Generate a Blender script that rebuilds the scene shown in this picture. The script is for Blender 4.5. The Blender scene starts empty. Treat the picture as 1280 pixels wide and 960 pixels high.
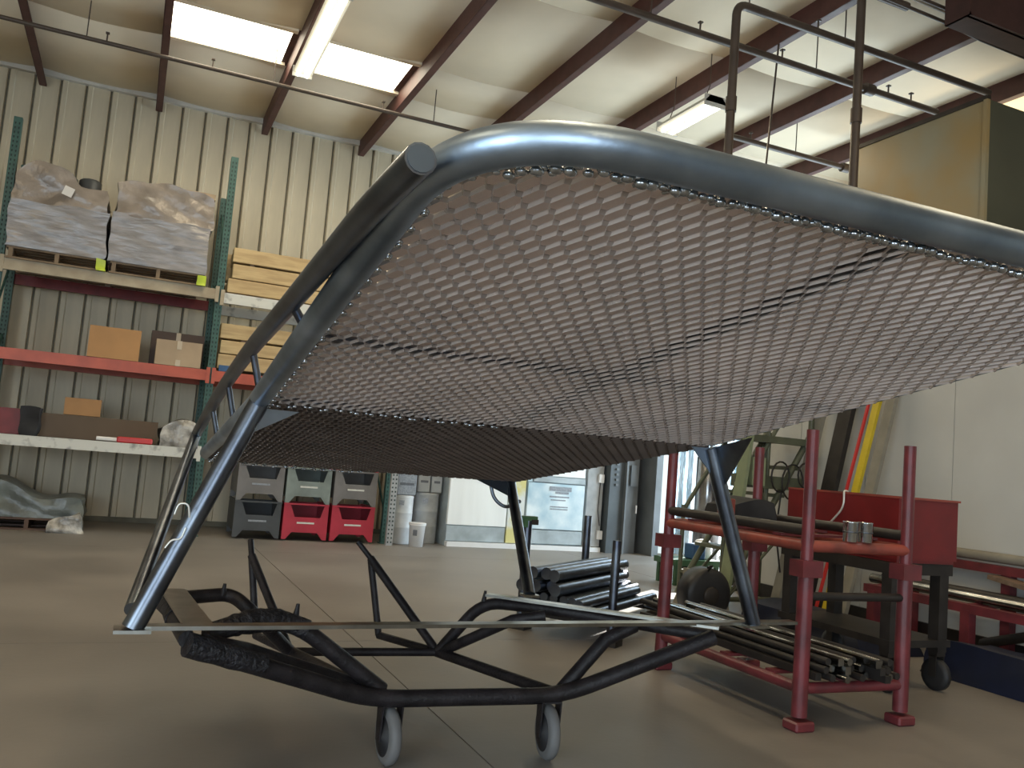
import bpy, math, random
from mathutils import Vector, Matrix
random.seed(7)
S = bpy.context.scene
COL = S.collection

# ---------------------------------------------------------------- camera
F_PX = 1080.0
PITCH, ROLL, YAW = math.radians(5.2), math.radians(4.72), math.radians(23.6)
CAM_H = 1.1
fw = Vector((math.sin(YAW)*math.cos(PITCH), math.cos(YAW)*math.cos(PITCH), math.sin(PITCH)))
r0 = Vector((math.cos(YAW), -math.sin(YAW), 0)); u0 = r0.cross(fw)
rr = math.cos(ROLL)*r0 + math.sin(ROLL)*u0
uu = -math.sin(ROLL)*r0 + math.cos(ROLL)*u0
cd = bpy.data.cameras.new('camera'); cam = bpy.data.objects.new('camera', cd); COL.objects.link(cam)
cd.sensor_width = 36; cd.lens = 36*F_PX/1280; cd.clip_start = 0.05; cd.clip_end = 200
cam.matrix_world = Matrix(((rr.x, uu.x, -fw.x, 0), (rr.y, uu.y, -fw.y, 0), (rr.z, uu.z, -fw.z, CAM_H), (0, 0, 0, 1)))
S.camera = cam

# ---------------------------------------------------------------- world and light
S.view_settings.view_transform = 'Standard'; S.view_settings.look = 'None'
S.view_settings.gamma = 1.0; S.view_settings.use_curve_mapping = False
S.view_settings.exposure = 0.15
w = bpy.data.worlds.new('world'); S.world = w; w.use_nodes = True
w.node_tree.nodes['Background'].inputs[0].default_value = (0.70, 0.85, 1.0, 1)
w.node_tree.nodes['Background'].inputs[1].default_value = 2.0

def light(name, kind, loc, direction, energy, color, size=1, size_y=None, angle=None):
    d = bpy.data.lights.new(name, kind); d.energy = energy; d.color = color
    if kind == 'AREA':
        d.shape = 'RECTANGLE'; d.size = size; d.size_y = size_y or size
    if angle is not None: d.angle = angle
    o = bpy.data.objects.new(name, d); COL.objects.link(o); o.location = loc
    o.rotation_euler = Vector(direction).to_track_quat('-Z', 'Y').to_euler()
    return o
# low sun through the roller doorway in the far right wall
light('sun', 'SUN', (12, 10, 8), (-4.0, -3.0, -2.4), 16.0, (1.0, 0.97, 0.9), angle=0.02)
# daylight through the right-hand roller doorway and through the open door behind the camera
light('daylight_side_door', 'AREA', (8.85, 8.9, 1.9), (-1.0, 0.15, -0.05), 340, (0.68, 0.87, 1.0), 3.4, 3.4)
light('daylight_back_door', 'AREA', (-1.2, -7.9, 1.9), (0.1, 1, 0.12), 240, (0.80, 0.91, 1.0), 4.6, 3.6)
light('daylight_left_door', 'AREA', (-5.9, -3.4, 1.9), (1, 0.45, 0.1), 300, (0.76, 0.9, 1.0), 4.4, 3.6)

# ---------------------------------------------------------------- materials
def mat(name, col, rough=0.6, metal=0.0, var=0.12, scale=8.0, col2=None, bump=0.0, bscale=None, stretch=None, spec=0.5, emit=None, es=0, alpha=None, trans=0.0, detail=4.0, rvar=0.0, contrast=(0.35, 0.65)):
    m = bpy.data.materials.new(name); m.use_nodes = True; nt = m.node_tree; b = nt.nodes['Principled BSDF']
    b.inputs['Roughness'].default_value = rough; b.inputs['Metallic'].default_value = metal
    b.inputs['Specular IOR Level'].default_value = spec
    tc = nt.nodes.new('ShaderNodeTexCoord'); mp = nt.nodes.new('ShaderNodeMapping')
    nt.links.new(tc.outputs['Object'], mp.inputs['Vector'])
    if stretch: mp.inputs['Scale'].default_value = stretch
    n = nt.nodes.new('ShaderNodeTexNoise'); n.inputs['Scale'].default_value = scale; n.inputs['Detail'].default_value = detail
    nt.links.new(mp.outputs[0], n.inputs['Vector'])
    cr = nt.nodes.new('ShaderNodeValToRGB'); e = cr.color_ramp.elements
    c2 = col2 if col2 else tuple(max(0, c*(1-var*2)) for c in col)
    e[0].position, e[1].position = contrast
    e[0].color = (*c2, 1); e[1].color = (*col, 1)
    nt.links.new(n.outputs['Fac'], cr.inputs['Fac']); nt.links.new(cr.outputs[0], b.inputs['Base Color'])
    if rvar:
        mr = nt.nodes.new('ShaderNodeMapRange'); mr.inputs[3].default_value = max(0, rough-rvar); mr.inputs[4].default_value = min(1, rough+rvar)
        nt.links.new(n.outputs['Fac'], mr.inputs[0]); nt.links.new(mr.outputs[0], b.inputs['Roughness'])
    if bump:
        n2 = nt.nodes.new('ShaderNodeTexNoise'); n2.inputs['Scale'].default_value = bscale or scale*3; n2.inputs['Detail'].default_value = 5
        nt.links.new(mp.outputs[0], n2.inputs['Vector'])
        bp = nt.nodes.new('ShaderNodeBump'); bp.inputs['Strength'].default_value = bump; bp.inputs['Distance'].default_value = 0.02
        nt.links.new(n2.outputs['Fac'], bp.inputs['Height']); nt.links.new(bp.outputs[0], b.inputs['Normal'])
    if emit:
        b.inputs['Emission Color'].default_value = (*emit, 1); b.inputs['Emission Strength'].default_value = es
    if alpha is not None: b.inputs['Alpha'].default_value = alpha
    if trans: b.inputs['Transmission Weight'].default_value = trans
    return m
M = {}
M['concrete'] = mat('concrete', (0.245, 0.222, 0.198), 0.5, var=0.13, scale=1.1, bump=0.05, bscale=30, detail=8, rvar=0.12)
M['joint'] = mat('joint', (0.10, 0.09, 0.08), 0.9)
M['siding'] = mat('siding', (0.60, 0.525, 0.385), 0.5, var=0.07, scale=2.5, stretch=(3, 3, 0.5), spec=0.4)
M['siding_back'] = mat('siding_back', (0.16, 0.15, 0.11), 0.7)
M['insulation'] = mat('insulation', (0.86, 0.75, 0.57), 0.75, var=0.04, scale=1.5, bump=0.15, bscale=4)
M['purlin'] = mat('purlin', (0.10, 0.037, 0.032), 0.55, var=0.15)
M['rafter'] = mat('rafter', (0.075, 0.035, 0.03), 0.55, var=0.15)
M['skylight'] = mat('skylight', (0.9, 0.9, 0.8), 0.6, var=0, emit=(1.0, 0.93, 0.72), es=7.0)
M['lamp'] = mat('lamp', (0.9, 0.9, 0.85), 0.6, var=0, emit=(1.0, 0.93, 0.70), es=4.2)
M['lamp_housing'] = mat('lamp_housing', (0.62, 0.60, 0.55), 0.5, var=0.05)
M['pipe'] = mat('pipe', (0.085, 0.06, 0.045), 0.5, var=0.1)
M['steel'] = mat('steel', (0.46, 0.56, 0.68), 0.39, metal=1.0, col2=(0.22, 0.29, 0.38), scale=4, detail=6, rvar=0.10, bump=0.03, bscale=60)
M['steel_dark'] = mat('steel_dark', (0.19, 0.22, 0.26), 0.33, metal=1.0, col2=(0.09, 0.10, 0.13), scale=6, rvar=0.08)
M['mesh'] = mat('mesh', (0.82, 0.75, 0.72), 0.28, metal=0.5, col2=(0.66, 0.61, 0.59), scale=3, rvar=0.08)
M['weld'] = mat('weld', (0.62, 0.68, 0.74), 0.18, metal=1.0, var=0.2, scale=80)
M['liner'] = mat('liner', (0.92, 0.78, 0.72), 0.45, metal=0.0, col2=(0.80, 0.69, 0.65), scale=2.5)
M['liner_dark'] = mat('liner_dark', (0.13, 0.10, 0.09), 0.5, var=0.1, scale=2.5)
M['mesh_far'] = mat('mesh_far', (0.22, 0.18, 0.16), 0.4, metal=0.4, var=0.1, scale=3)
M['cross'] = mat('cross', (0.10, 0.10, 0.11), 0.5, metal=0.6)
M['flat_bar'] = mat('flat_bar', (0.36, 0.36, 0.33), 0.28, metal=1.0, var=0.15, scale=12)
M['black_tube'] = mat('black_tube', (0.022, 0.018, 0.02), 0.5, var=0.3, scale=14, bump=0.2, bscale=80, spec=0.35)
M['black_tape'] = mat('black_tape', (0.018, 0.016, 0.02), 0.55, var=0.3, scale=30, bump=0.8, bscale=60)
M['wheel_grey'] = mat('wheel_grey', (0.17, 0.17, 0.17), 0.6)
M['wheel_black'] = mat('wheel_black', (0.02, 0.02, 0.022), 0.6)
M['rack_red'] = mat('rack_red', (0.17, 0.028, 0.034), 0.40, col2=(0.10, 0.02, 0.024), scale=9, bump=0.05)
M['rack_red_bright'] = mat('rack_red_bright', (0.30, 0.06, 0.04), 0.45, col2=(0.17, 0.04, 0.03), scale=9)
M['red_box'] = mat('red_box', (0.17, 0.010, 0.012), 0.4, var=0.1)
M['rack_green'] = mat('rack_green', (0.045, 0.12, 0.10), 0.5, col2=(0.03, 0.08, 0.07), scale=10)
M['hole'] = mat('hole', (0.02, 0.04, 0.036), 0.9, var=0)
M['beam_orange'] = mat('beam_orange', (0.50, 0.10, 0.055), 0.45, col2=(0.38, 0.075, 0.045), scale=5)
M['beam_cream'] = mat('beam_cream', (0.42, 0.36, 0.26), 0.6, col2=(0.33, 0.27, 0.19), scale=6)
M['beam_white'] = mat('beam_white', (0.62, 0.62, 0.57), 0.5, col2=(0.30, 0.30, 0.28), scale=9, contrast=(0.3, 0.45))
M['beam_dred'] = mat('beam_dred', (0.20, 0.02, 0.022), 0.5)
M['deck'] = mat('deck', (0.16, 0.12, 0.09), 0.7)
M['wrap'] = mat('wrap', (0.30, 0.29, 0.30), 0.22, var=0.18, scale=3.5, bump=0.7, bscale=5, stretch=(1, 1, 4), spec=0.8)
M['wrap_top'] = mat('wrap_top', (0.32, 0.27, 0.23), 0.28, var=0.18, scale=4, bump=0.9, bscale=7, spec=0.8)
M['paper'] = mat('paper', (0.75, 0.73, 0.70), 0.6, var=0.02)
M['wood'] = mat('wood', (0.56, 0.41, 0.21), 0.6, col2=(0.42, 0.29, 0.14), scale=3, stretch=(1, 8, 8))
M['wood_dark'] = mat('wood_dark', (0.20, 0.13, 0.085), 0.7, col2=(0.12, 0.08, 0.05), scale=3, stretch=(1, 8, 8))
M['pallet'] = mat('pallet', (0.25, 0.18, 0.11), 0.7, col2=(0.16, 0.11, 0.07), scale=4)
M['pallet_brown'] = mat('pallet_brown', (0.12, 0.07, 0.05), 0.7, col2=(0.08, 0.045, 0.035), scale=4)
M['card_orange'] = mat('card_orange', (0.44, 0.23, 0.085), 0.6, var=0.08, scale=3)
M['card_tan'] = mat('card_tan', (0.42, 0.31, 0.20), 0.6, var=0.08, scale=3)
M['card_brown'] = mat('card_brown', (0.10, 0.065, 0.05), 0.6, var=0.1, scale=3)
M['card_olive'] = mat('card_olive', (0.115, 0.075, 0.042), 0.6, var=0.1, scale=2)
M['tape'] = mat('tape', (0.50, 0.41, 0.29), 0.3, var=0.02)
M['yellow_green'] = mat('yellow_green', (0.50, 0.62, 0.05), 0.4, var=0.1)
M['yellow'] = mat('yellow', (0.62, 0.47, 0.02), 0.4, var=0.1)
M['blue'] = mat('blue', (0.03, 0.10, 0.24), 0.4, var=0.1)
M['blue_dark'] = mat('blue_dark', (0.006, 0.010, 0.032), 0.6, var=0.2, scale=4)
M['bright_red'] = mat('bright_red', (0.55, 0.03, 0.03), 0.4, var=0.05)
M['bin_red'] = mat('bin_red', (0.46, 0.035, 0.06), 0.4, var=0.1, scale=5)
M['bin_grey'] = mat('bin_grey', (0.19, 0.18, 0.175), 0.45, var=0.12, scale=5)
M['bin_dark'] = mat('bin_dark', (0.065, 0.07, 0.075), 0.45, var=0.12, scale=5)
M['bin_green'] = mat('bin_green', (0.23, 0.27, 0.25), 0.45, var=0.15, scale=5)
M['bin_inside'] = mat('bin_inside', (0.015, 0.013, 0.013), 0.8, var=0)
M['drum_white'] = mat('drum_white', (0.66, 0.68, 0.69), 0.4, var=0.12, scale=6)
M['drum_grey'] = mat('drum_grey', (0.45, 0.47, 0.48), 0.4, var=0.15, scale=5)
M['plastic_white'] = mat('plastic_white', (0.82, 0.82, 0.82), 0.35, var=0.02)
M['label_grey'] = mat('label_grey', (0.33, 0.36, 0.40), 0.5, var=0.15, scale=60)
M['label_dark'] = mat('label_dark', (0.14, 0.15, 0.17), 0.5, var=0.1, scale=30)
M['booth'] = mat('booth', (0.80, 0.89, 0.92), 0.36, metal=0.1, col2=(0.42, 0.60, 0.70), scale=3.2, detail=7, rvar=0.1)
M['booth_white'] = mat('booth_white', (0.93, 0.95, 0.93), 0.45, var=0.04, scale=2, stretch=(4, 1, 0.4))
M['booth_kick'] = mat('booth_kick', (0.50, 0.57, 0.60), 0.4, metal=0.2, var=0.15, scale=5)
M['stain_yellow'] = mat('stain_yellow', (0.70, 0.73, 0.70), 0.5, col2=(0.66, 0.60, 0.25), scale=3.0, contrast=(0.40, 0.52))
M['cabinet'] = mat('cabinet', (0.085, 0.10, 0.11), 0.45, var=0.15, scale=3)
M['cabinet_mid'] = mat('cabinet_mid', (0.16, 0.175, 0.185), 0.45, var=0.15, scale=3)
M['void'] = mat('void', (0.01, 0.011, 0.016), 0.8, var=0)
M['foil'] = mat('foil', (0.62, 0.72, 0.78), 0.18, metal=0.6, col2=(0.30, 0.42, 0.50), scale=3, stretch=(4, 4, 0.6), bump=0.6, bscale=9)
M['foil_dark'] = mat('foil_dark', (0.45, 0.46, 0.47), 0.2, metal=0.9, col2=(0.05, 0.05, 0.06), scale=4, stretch=(3, 3, 0.8))
M['wall_white'] = mat('wall_white', (0.56, 0.56, 0.53), 0.5, var=0.04, scale=2)
M['tan'] = mat('tan', (0.25, 0.235, 0.16), 0.4, col2=(0.29, 0.19, 0.06), scale=0.8, contrast=(0.33, 0.5), spec=0.5)
M['tan_shaded'] = mat('tan_shaded', (0.075, 0.078, 0.055), 0.45, var=0.1, scale=2)  # near face of the tan box, its shade put into the colour
M['olive'] = mat('olive', (0.11, 0.12, 0.075), 0.5, var=0.15, scale=8)
M['olive_light'] = mat('olive_light', (0.25, 0.29, 0.17), 0.5, var=0.1, scale=8)
M['dark_iron'] = mat('dark_iron', (0.035, 0.03, 0.027), 0.5, metal=0.3, var=0.2)
M['rod_steel'] = mat('rod_steel', (0.34, 0.34, 0.33), 0.22, metal=1.0, var=0.2, scale=10)
M['tin'] = mat('tin', (0.62, 0.68, 0.72), 0.16, metal=1.0, var=0.1)
M['black_cloth'] = mat('black_cloth', (0.022, 0.022, 0.024), 0.8, var=0.2)
M['rubber'] = mat('rubber', (0.02, 0.02, 0.022), 0.45, var=0.2, scale=5)
M['plastic_sheet'] = mat('plastic_sheet', (0.15, 0.17, 0.16), 0.28, var=0.25, scale=5, bump=0.8, bscale=8)
M['plastic_clear'] = mat('plastic_clear', (0.52, 0.50, 0.46), 0.25, col2=(0.16, 0.15, 0.13), scale=9, bump=1.0, bscale=14, spec=0.8)
M['canvas'] = mat('canvas', (0.26, 0.24, 0.19), 0.8, var=0.1)
M['green_metal'] = mat('green_metal', (0.05, 0.13, 0.06), 0.5)
M['wire'] = mat('wire', (0.75, 0.75, 0.70), 0.35, metal=0.4, var=0)
M['asphalt'] = mat('asphalt', (0.35, 0.34, 0.32), 0.8)

# ---------------------------------------------------------------- mesh builder
class MB:
    def __init__(s): s.v = []; s.f = []; s.sm = []
    def add(s, vs, fs, smooth=False):
        o = len(s.v); s.v += [tuple(p) for p in vs]; s.f += [tuple(i+o for i in f) for f in fs]; s.sm += [smooth]*len(fs); return s
    def box(s, c, d, rz=0, rx=0, ry=0):
        R = Matrix.Rotation(rz, 3, 'Z') @ Matrix.Rotation(ry, 3, 'Y') @ Matrix.Rotation(rx, 3, 'X'); c = Vector(c)
        vs = [c + R @ Vector((sx*d[0]/2, sy*d[1]/2, sz*d[2]/2)) for sz in (-1, 1) for sx, sy in ((-1, -1), (1, -1), (1, 1), (-1, 1))]
        return s.add(vs, [(3, 2, 1, 0), (4, 5, 6, 7), (0, 1, 5, 4), (1, 2, 6, 5), (2, 3, 7, 6), (3, 0, 4, 7)])
    def bb(s, x0, x1, y0, y1, z0, z1): return s.box(((x0+x1)/2, (y0+y1)/2, (z0+z1)/2), (x1-x0, y1-y0, z1-z0))
    def bbev(s, x0, x1, y0, y1, z0, z1, b=0.01):   # box with chamfered vertical and top edges
        def ring(i, z): return [(x0+i, y0, z), (x1-i, y0, z), (x1, y0+i, z), (x1, y1-i, z), (x1-i, y1, z), (x0+i, y1, z), (x0, y1-i, z), (x0, y0+i, z)]
        def inner(z): return [(x0+b, y0+b, z), (x1-b, y0+b, z), (x1-b, y0+b, z), (x1-b, y1-b, z), (x1-b, y1-b, z), (x0+b, y1-b, z), (x0+b, y1-b, z), (x0+b, y0+b, z)]
        vs = inner(z0)+ring(b, z0+b)+ring(b, z1-b)+inner(z1); fs = []
        for k in range(3):
            for i in range(8): fs.append((k*8+i, k*8+(i+1) % 8, k*8+8+(i+1) % 8, k*8+8+i))
        fs += [tuple(range(7, -1, -1)), tuple(range(24, 32))]
        return s.add(vs, fs)
    def prism(s, poly, ext):   # poly: list of 3D points, ext: vector
        n = len(poly); e = Vector(ext); a = [Vector(p) for p in poly]
        fs = [tuple(range(n-1, -1, -1)), tuple(range(n, 2*n))] + [(i, (i+1) % n, n+(i+1) % n, n+i) for i in range(n)]
        return s.add(a+[p+e for p in a], fs)
    def tube(s, pts, r, n=12, closed=False, caps=True):
        P = [Vector(p) for p in pts]; m = len(P); rs = r if isinstance(r, (list, tuple)) else [r]*m
        vs = []; up = None
        for i, p in enumerate(P):
            if closed: t = P[(i+1) % m]-P[i-1]
            elif i == 0: t = P[1]-P[0]
            elif i == m-1: t = P[-1]-P[-2]
            else: t = (P[i+1]-P[i]).normalized()+(P[i]-P[i-1]).normalized()
            t.normalize()
            if up is None:
                up = Vector((0, 0, 1)) if abs(t.z) < 0.9 else Vector((0, 1, 0))
            a = (up - t*up.dot(t)).normalized(); up = a; b = t.cross(a)
            vs += [p + rs[i]*(math.cos(2*math.pi*k/n)*a + math.sin(2*math.pi*k/n)*b) for k in range(n)]
        fs = []
        for i in range(m if closed else m-1):
            j = (i+1) % m
            for k in range(n): fs.append((i*n+k, i*n+(k+1) % n, j*n+(k+1) % n, j*n+k))
        s.add(vs, fs, True)
        if caps and not closed:
            s.add(vs[:n], [tuple(range(n-1, -1, -1))]); s.add(vs[-n:], [tuple(range(n))])
        return s
    def pipe(s, pts, r, wall=0.004, n=12):   # open hollow tube end look: outer skin plus recessed dark end
        return s.tube(pts, r, n)
    def cyl(s, a, b, r, n=16, r2=None): return s.tube([a, b], [r, r if r2 is None else r2], n)
    def lathe(s, c, prof, n=24, axis='Z'):
        c = Vector(c); vs = []
        for (r, h) in prof:
            for k in range(n):
                a = 2*math.pi*k/n
                if axis == 'Z': vs.append(c+Vector((r*math.cos(a), r*math.sin(a), h)))
                elif axis == 'Y': vs.append(c+Vector((r*math.cos(a), h, r*math.sin(a))))
                else: vs.append(c+Vector((h, r*math.cos(a), r*math.sin(a))))
        fs = []
        for i in range(len(prof)-1):
            for k in range(n): fs.append((i*n+k, i*n+(k+1) % n, (i+1)*n+(k+1) % n, (i+1)*n+k))
        fs += [tuple(range(n-1, -1, -1)), tuple(range((len(prof)-1)*n, len(prof)*n))]
        return s.add(vs, fs, True)
    def blob(s, c, r, n=6, m=4, sq=(1, 1, 1), jit=0.0):
        c = Vector(c); vs = [c+Vector((0, 0, -r*sq[2]))]
        for i in range(1, m):
            ph = math.pi*i/m
            for k in range(n):
                a = 2*math.pi*k/n; j = 1+random.uniform(-jit, jit)
                vs.append(c+Vector((r*sq[0]*math.sin(ph)*math.cos(a)*j, r*sq[1]*math.sin(ph)*math.sin(a)*j, -r*sq[2]*math.cos(ph)*j)))
        vs.append(c+Vector((0, 0, r*sq[2]))); L = len(vs)-1; fs = []
        for k in range(n):
            fs.append((0, 1+(k+1) % n, 1+k)); fs.append((L, L-n+k, L-n+(k+1) % n))
            for i in range(m-2): fs.append((1+i*n+k, 1+i*n+(k+1) % n, 1+(i+1)*n+(k+1) % n, 1+(i+1)*n+k))
        return s.add(vs, fs, True)
    def build(s, name, m, parent=None, label=None, origin=None, kind=None, group=None, cat=None):
        if parent is not None:
            o0 = WLOC[parent.name]
        elif origin is not None: o0 = Vector(origin)
        else:
            xs = [p[0] for p in s.v]; ys = [p[1] for p in s.v]; zs = [p[2] for p in s.v]
            o0 = Vector(((min(xs)+max(xs))/2, (min(ys)+max(ys))/2, min(zs)))
        if parent is None: off = o0; loc = o0
        else:
            off = o0; loc = Vector((0, 0, 0))
        me = bpy.data.meshes.new(name)
        me.from_pydata([tuple(Vector(p)-off) for p in s.v], [], s.f)
        me.polygons.foreach_set('use_smooth', s.sm)
        me.materials.append(M[m] if isinstance(m, str) else m); me.update()
        o = bpy.data.objects.new(name, me); COL.objects.link(o); o.location = loc
        WLOC[o.name] = Vector(off)
        if parent is not None: o.parent = parent
        if label: o['label'] = label
        if cat: o['category'] = cat
        if group: o['group'] = group
        if kind: o['kind'] = kind
        return o
WLOC = {}
def thing(name, label, cat, loc, group=None):
    o = bpy.data.objects.new(name, None); COL.objects.link(o); o.location = loc; o.empty_display_size = 0.1
    o['label'] = label; o['category'] = cat
    if group: o['group'] = group
    WLOC[o.name] = Vector(loc); return o
def copy_tree(o, parent=None):
    c = o.copy(); COL.objects.link(c)
    if parent is not None: c.parent = parent
    for ch in list(o.children): copy_tree(ch, c)
    return c
def fillet(pts, rad, n=6, closed=False):
    P = [Vector(p) for p in pts]; out = []; m = len(P)
    rs = rad if isinstance(rad, (list, tuple)) else [rad]*m
    for i, p in enumerate(P):
        if (not closed and i in (0, m-1)) or rs[i] <= 0: out.append(p); continue
        a = P[i-1]; b = P[(i+1) % m]; da = (a-p); db = (b-p)
        d = min(rs[i], da.length*0.49, db.length*0.49); da.normalize(); db.normalize()
        p0 = p+da*d; p1 = p+db*d
        for k in range(n+1):
            t = k/n; out.append((1-t)**2*p0 + 2*t*(1-t)*p + t*t*p1)
    return out
def box(*a): return MB().bb(*a)

# ================================================================ SETTING
CEIL = 5.30; YB = 11.56
def struct(mb, name, m, origin=(0, 0, 0)): return mb.build(name, m, origin=origin, kind='structure')
fl = struct(box(-6, 10, -8, 14, -0.2, -0.006), 'floor', 'joint')
xs = [-6, -2.66, 1.34, 5.34, 10]; ys = [-8, -3.0, 1.0, 5.02, 9.1, 14]
for i in range(4):
    for j in range(5):
        MB().bb(xs[i]+0.003, xs[i+1]-0.003, ys[j]+0.002, ys[j+1]-0.002, -0.05, 0).build('slab', 'concrete', fl)
# back wall: dark backing with ribbed sheets proud of it
wb = struct(box(-6, 10, YB+0.03, YB+0.2, 0, CEIL+0.1), 'wall_back', 'siding_back')
P0 = 0.2765
x = -2.85; k = 0; shared = None
while x < 9.6:
    if shared is None:
        prof = [(0.0, 0.03), (0.012, -0.012), (0.06, -0.012), (0.072, 0.004), (0.255, 0.004), (0.262, 0.03)]
        mb = MB(); vs = [(p[0], YB+p[1], z) for z in (0, CEIL+0.05) for p in prof]
        mb.add([(x+a, b, c) for a, b, c in vs], [(i, i+1, 7+i, 6+i) for i in range(5)])
        shared = mb.build('panel', 'siding', wb); first = x
    else:
        c = shared.copy(); COL.objects.link(c); c.location.x = x-first
    x += P0
box(-6, 10, YB-0.03, YB+0.01, 0, 0.06).build('sill', 'siding_back', wb)
struct(box(-6.2, -6, -8, -5.7, 0, CEIL+0.1).bb(-6.2, -6, -1.1, 14, 0, CEIL+0.1).bb(-6.2, -6, -5.7, -1.1, 3.9, CEIL+0.1), 'wall_left', 'siding')
wf = struct(box(-6, -3.7, -8.2, -8, 0, CEIL+0.1).bb(1.3, 10, -8.2, -8, 0, CEIL+0.1).bb(-3.7, 1.3, -8.2, -8, 3.9, CEIL+0.1), 'wall_front', 'siding')
wr = struct(box(9, 9.2, -8, 7.1, 0, CEIL+0.1).bb(9, 9.2, 10.6, 14, 0, CEIL+0.1).bb(9, 9.2, 7.1, 10.6, 3.7, CEIL+0.1), 'wall_right', 'siding')
struct(box(-30, 9, -30, -8.2, -0.2, -0.02).bb(-30, -6.2, -8.2, 20, -0.2, -0.02).bb(9.2, 40, -30, 40, -0.2, -0.02), 'floor_outside', 'asphalt')
# ceiling: roof slab, blanket panels that sag between purlins
ce = struct(box(-6, 10, -8, 12, CEIL+0.06, CEIL+0.2), 'ceiling', 'insulation')
PX = [-1.42+1.293*i for i in range(-3, 9)]
seams = [-8, -4.6, -1.4, 1.5, 4.4, 6.9, 8.78, 9.72, YB]
for i in range(len(PX)-1):
    for j in range(len(seams)-1):
        if seams[j] == 8.78 and i in (4, 5): continue       # the two skylights
        xa, xb = PX[i]+0.02, PX[i+1]-0.0; ya, yb = seams[j]+0.004, seams[j+1]-0.004
        vs = []; fs = []; nx = 6; sag = 0.035
        for q in range(2):
            for a in range(nx+1):
                t = a/nx; vs.append((xa+(xb-xa)*t, (ya, yb)[q], CEIL+0.02-sag*math.sin(math.pi*t)))
        for a in range(nx): fs.append((a, a+1, nx+2+a, nx+1+a))
        vs += [(v[0], v[1], CEIL+0.06) for v in vs]
        fs += [(nx+1+a+1+nx+1+0*a, nx+1+a+nx+1, nx+1+a+2*(nx+1)-(nx+1), nx+1+a+1) for a in range(0)]
        n2 = 2*(nx+1)
        fs += [(a, n2+a, n2+a+1, a+1) for a in range(nx)] + [(nx+1+a, nx+2+a, n2+nx+2+a, n2+nx+1+a) for a in range(nx)]
        mb = MB(); mb.add(vs, fs, True); mb.build('panel', 'insulation', ce)
for i, (xa, xb) in enumerate(((PX[4]+0.02, PX[5]-0.05), (PX[5]+0.06, PX[6]-0.02))):
    sk = struct(box(xa, xb, 8.80, 9.68, CEIL+0.03, CEIL+0.05), 'window_%d' % (i+1), 'skylight', origin=(xa, 8.8, CEIL))
    box(xa-0.02, xb+0.02, 9.64, 9.71, CEIL-0.01, CEIL+0.05).build('frame', 'insulation', sk)
    box(xa-0.02, xb+0.02, 8.75, 8.82, CEIL-0.01, CEIL+0.05).build('frame', 'insulation', sk)
# purlins: lipped Z sections running front to back
for i, px in enumerate(PX):
    mb = MB()
    z1 = CEIL+0.03; z0 = z1-0.21
    mb.bb(px-0.004, px+0.004, -8, YB-0.02, z0, z1).bb(px, px+0.075, -8, YB-0.02, z0, z0+0.008).bb(px+0.069, px+0.075, -8, YB-0.02, z0, z0+0.025).bb(px-0.07, px, -8, YB-0.02, z1-0.008, z1)
    struct(mb, 'trim_%d' % (i+1), 'purlin', origin=(px, 0, z0))
# eave trim along the back wall
struct(box(-6, 10, YB-0.07, YB+0.02, CEIL-0.05, CEIL+0.03), 'trim_20', 'lamp_housing')
# main rafter on the right
mb = MB(); mb.bb(5.42, 9, 4.40, 4.62, 4.74, 4.76).bb(5.42, 9, 4.42, 4.44, 4.74, 5.08).bb(5.42, 9, 4.40, 4.62, 5.06, 5.09)
mb.bb(5.42, 5.44, 4.40, 4.62, 4.74, 5.09)
ra = mb.build('roof_beam', 'rafter', label='deep dark brown steel roof beam crossing top right corner of the picture', cat='beam')
# right white partition with panel joints
pt_ = struct(box(5.87, 6.0, -2.0, 7.25, 0, 3.1), 'wall_partition', 'joint')
yy = -2.0
for e in (0.0, 1.15, 2.3, 3.45, 4.74, 5.6, 6.4, 7.25):
    if e > yy+0.01: box(5.83, 5.88, yy+0.003, e-0.003, 0.0, 3.1).build('panel', 'wall_white', pt_)
    yy = e
box(5.80, 5.84, -2.0, 7.25, 0.0, 0.13).build('kick_plate', 'dark_iron', pt_)

# ================================================================ OVERHEAD THINGS
def sprinkler(y, z, xa, xb, r, label, heads, couplings=()):
    t = thing('sprinkler_pipe', label, 'pipe', ((xa+xb)/2, y, z))
    MB().cyl((xa, y, z), (xb, y, z), r, 10).build('pipe', 'pipe', t)
    for h in heads:
        m = MB(); m.cyl((h, y, z+r*0.8), (h, y, z+0.10), 0.008, 6).box((h, y, z+0.10), (0.035, 0.035, 0.012))
        m.build('sprinkler_head', 'pipe', t)
    for h in couplings: MB().cyl((h-0.05, y, z), (h+0.05, y, z), r*1.7, 10).build('coupling', 'pipe', t)
    for h in [xa+0.9+1.8*i for i in range(int((xb-xa)/1.8))]:
        MB().cyl((h, y, z), (h, y, CEIL+0.0), 0.006, 6).build('hanger', 'pipe', t)
    return t
sprinkler(9.27, 4.9, -3.5, 7.5, 0.022, 'long thin sprinkler pipe below the two bright skylights', [-0.62, 0.38, 2.2, 4.2])
sprinkler(5.98, 4.9, 2.7, 6.95, 0.032, 'dark sprinkler pipe ending at top left edge of tan box', [4.1, 5.0, 6.6, 6.3], [6.05])
sprinkler(5.43, 4.9, 4.30, 6.98, 0.032, 'uppermost dark sprinkler pipe with elbow, meeting tan box near its corner', [4.9])
sprinkler(7.63, 4.9, 5.75, 8.6, 0.032, 'dark sprinkler pipe lowest behind the two vertical drop pipes', [6.0, 7.5], [7.4])
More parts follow.
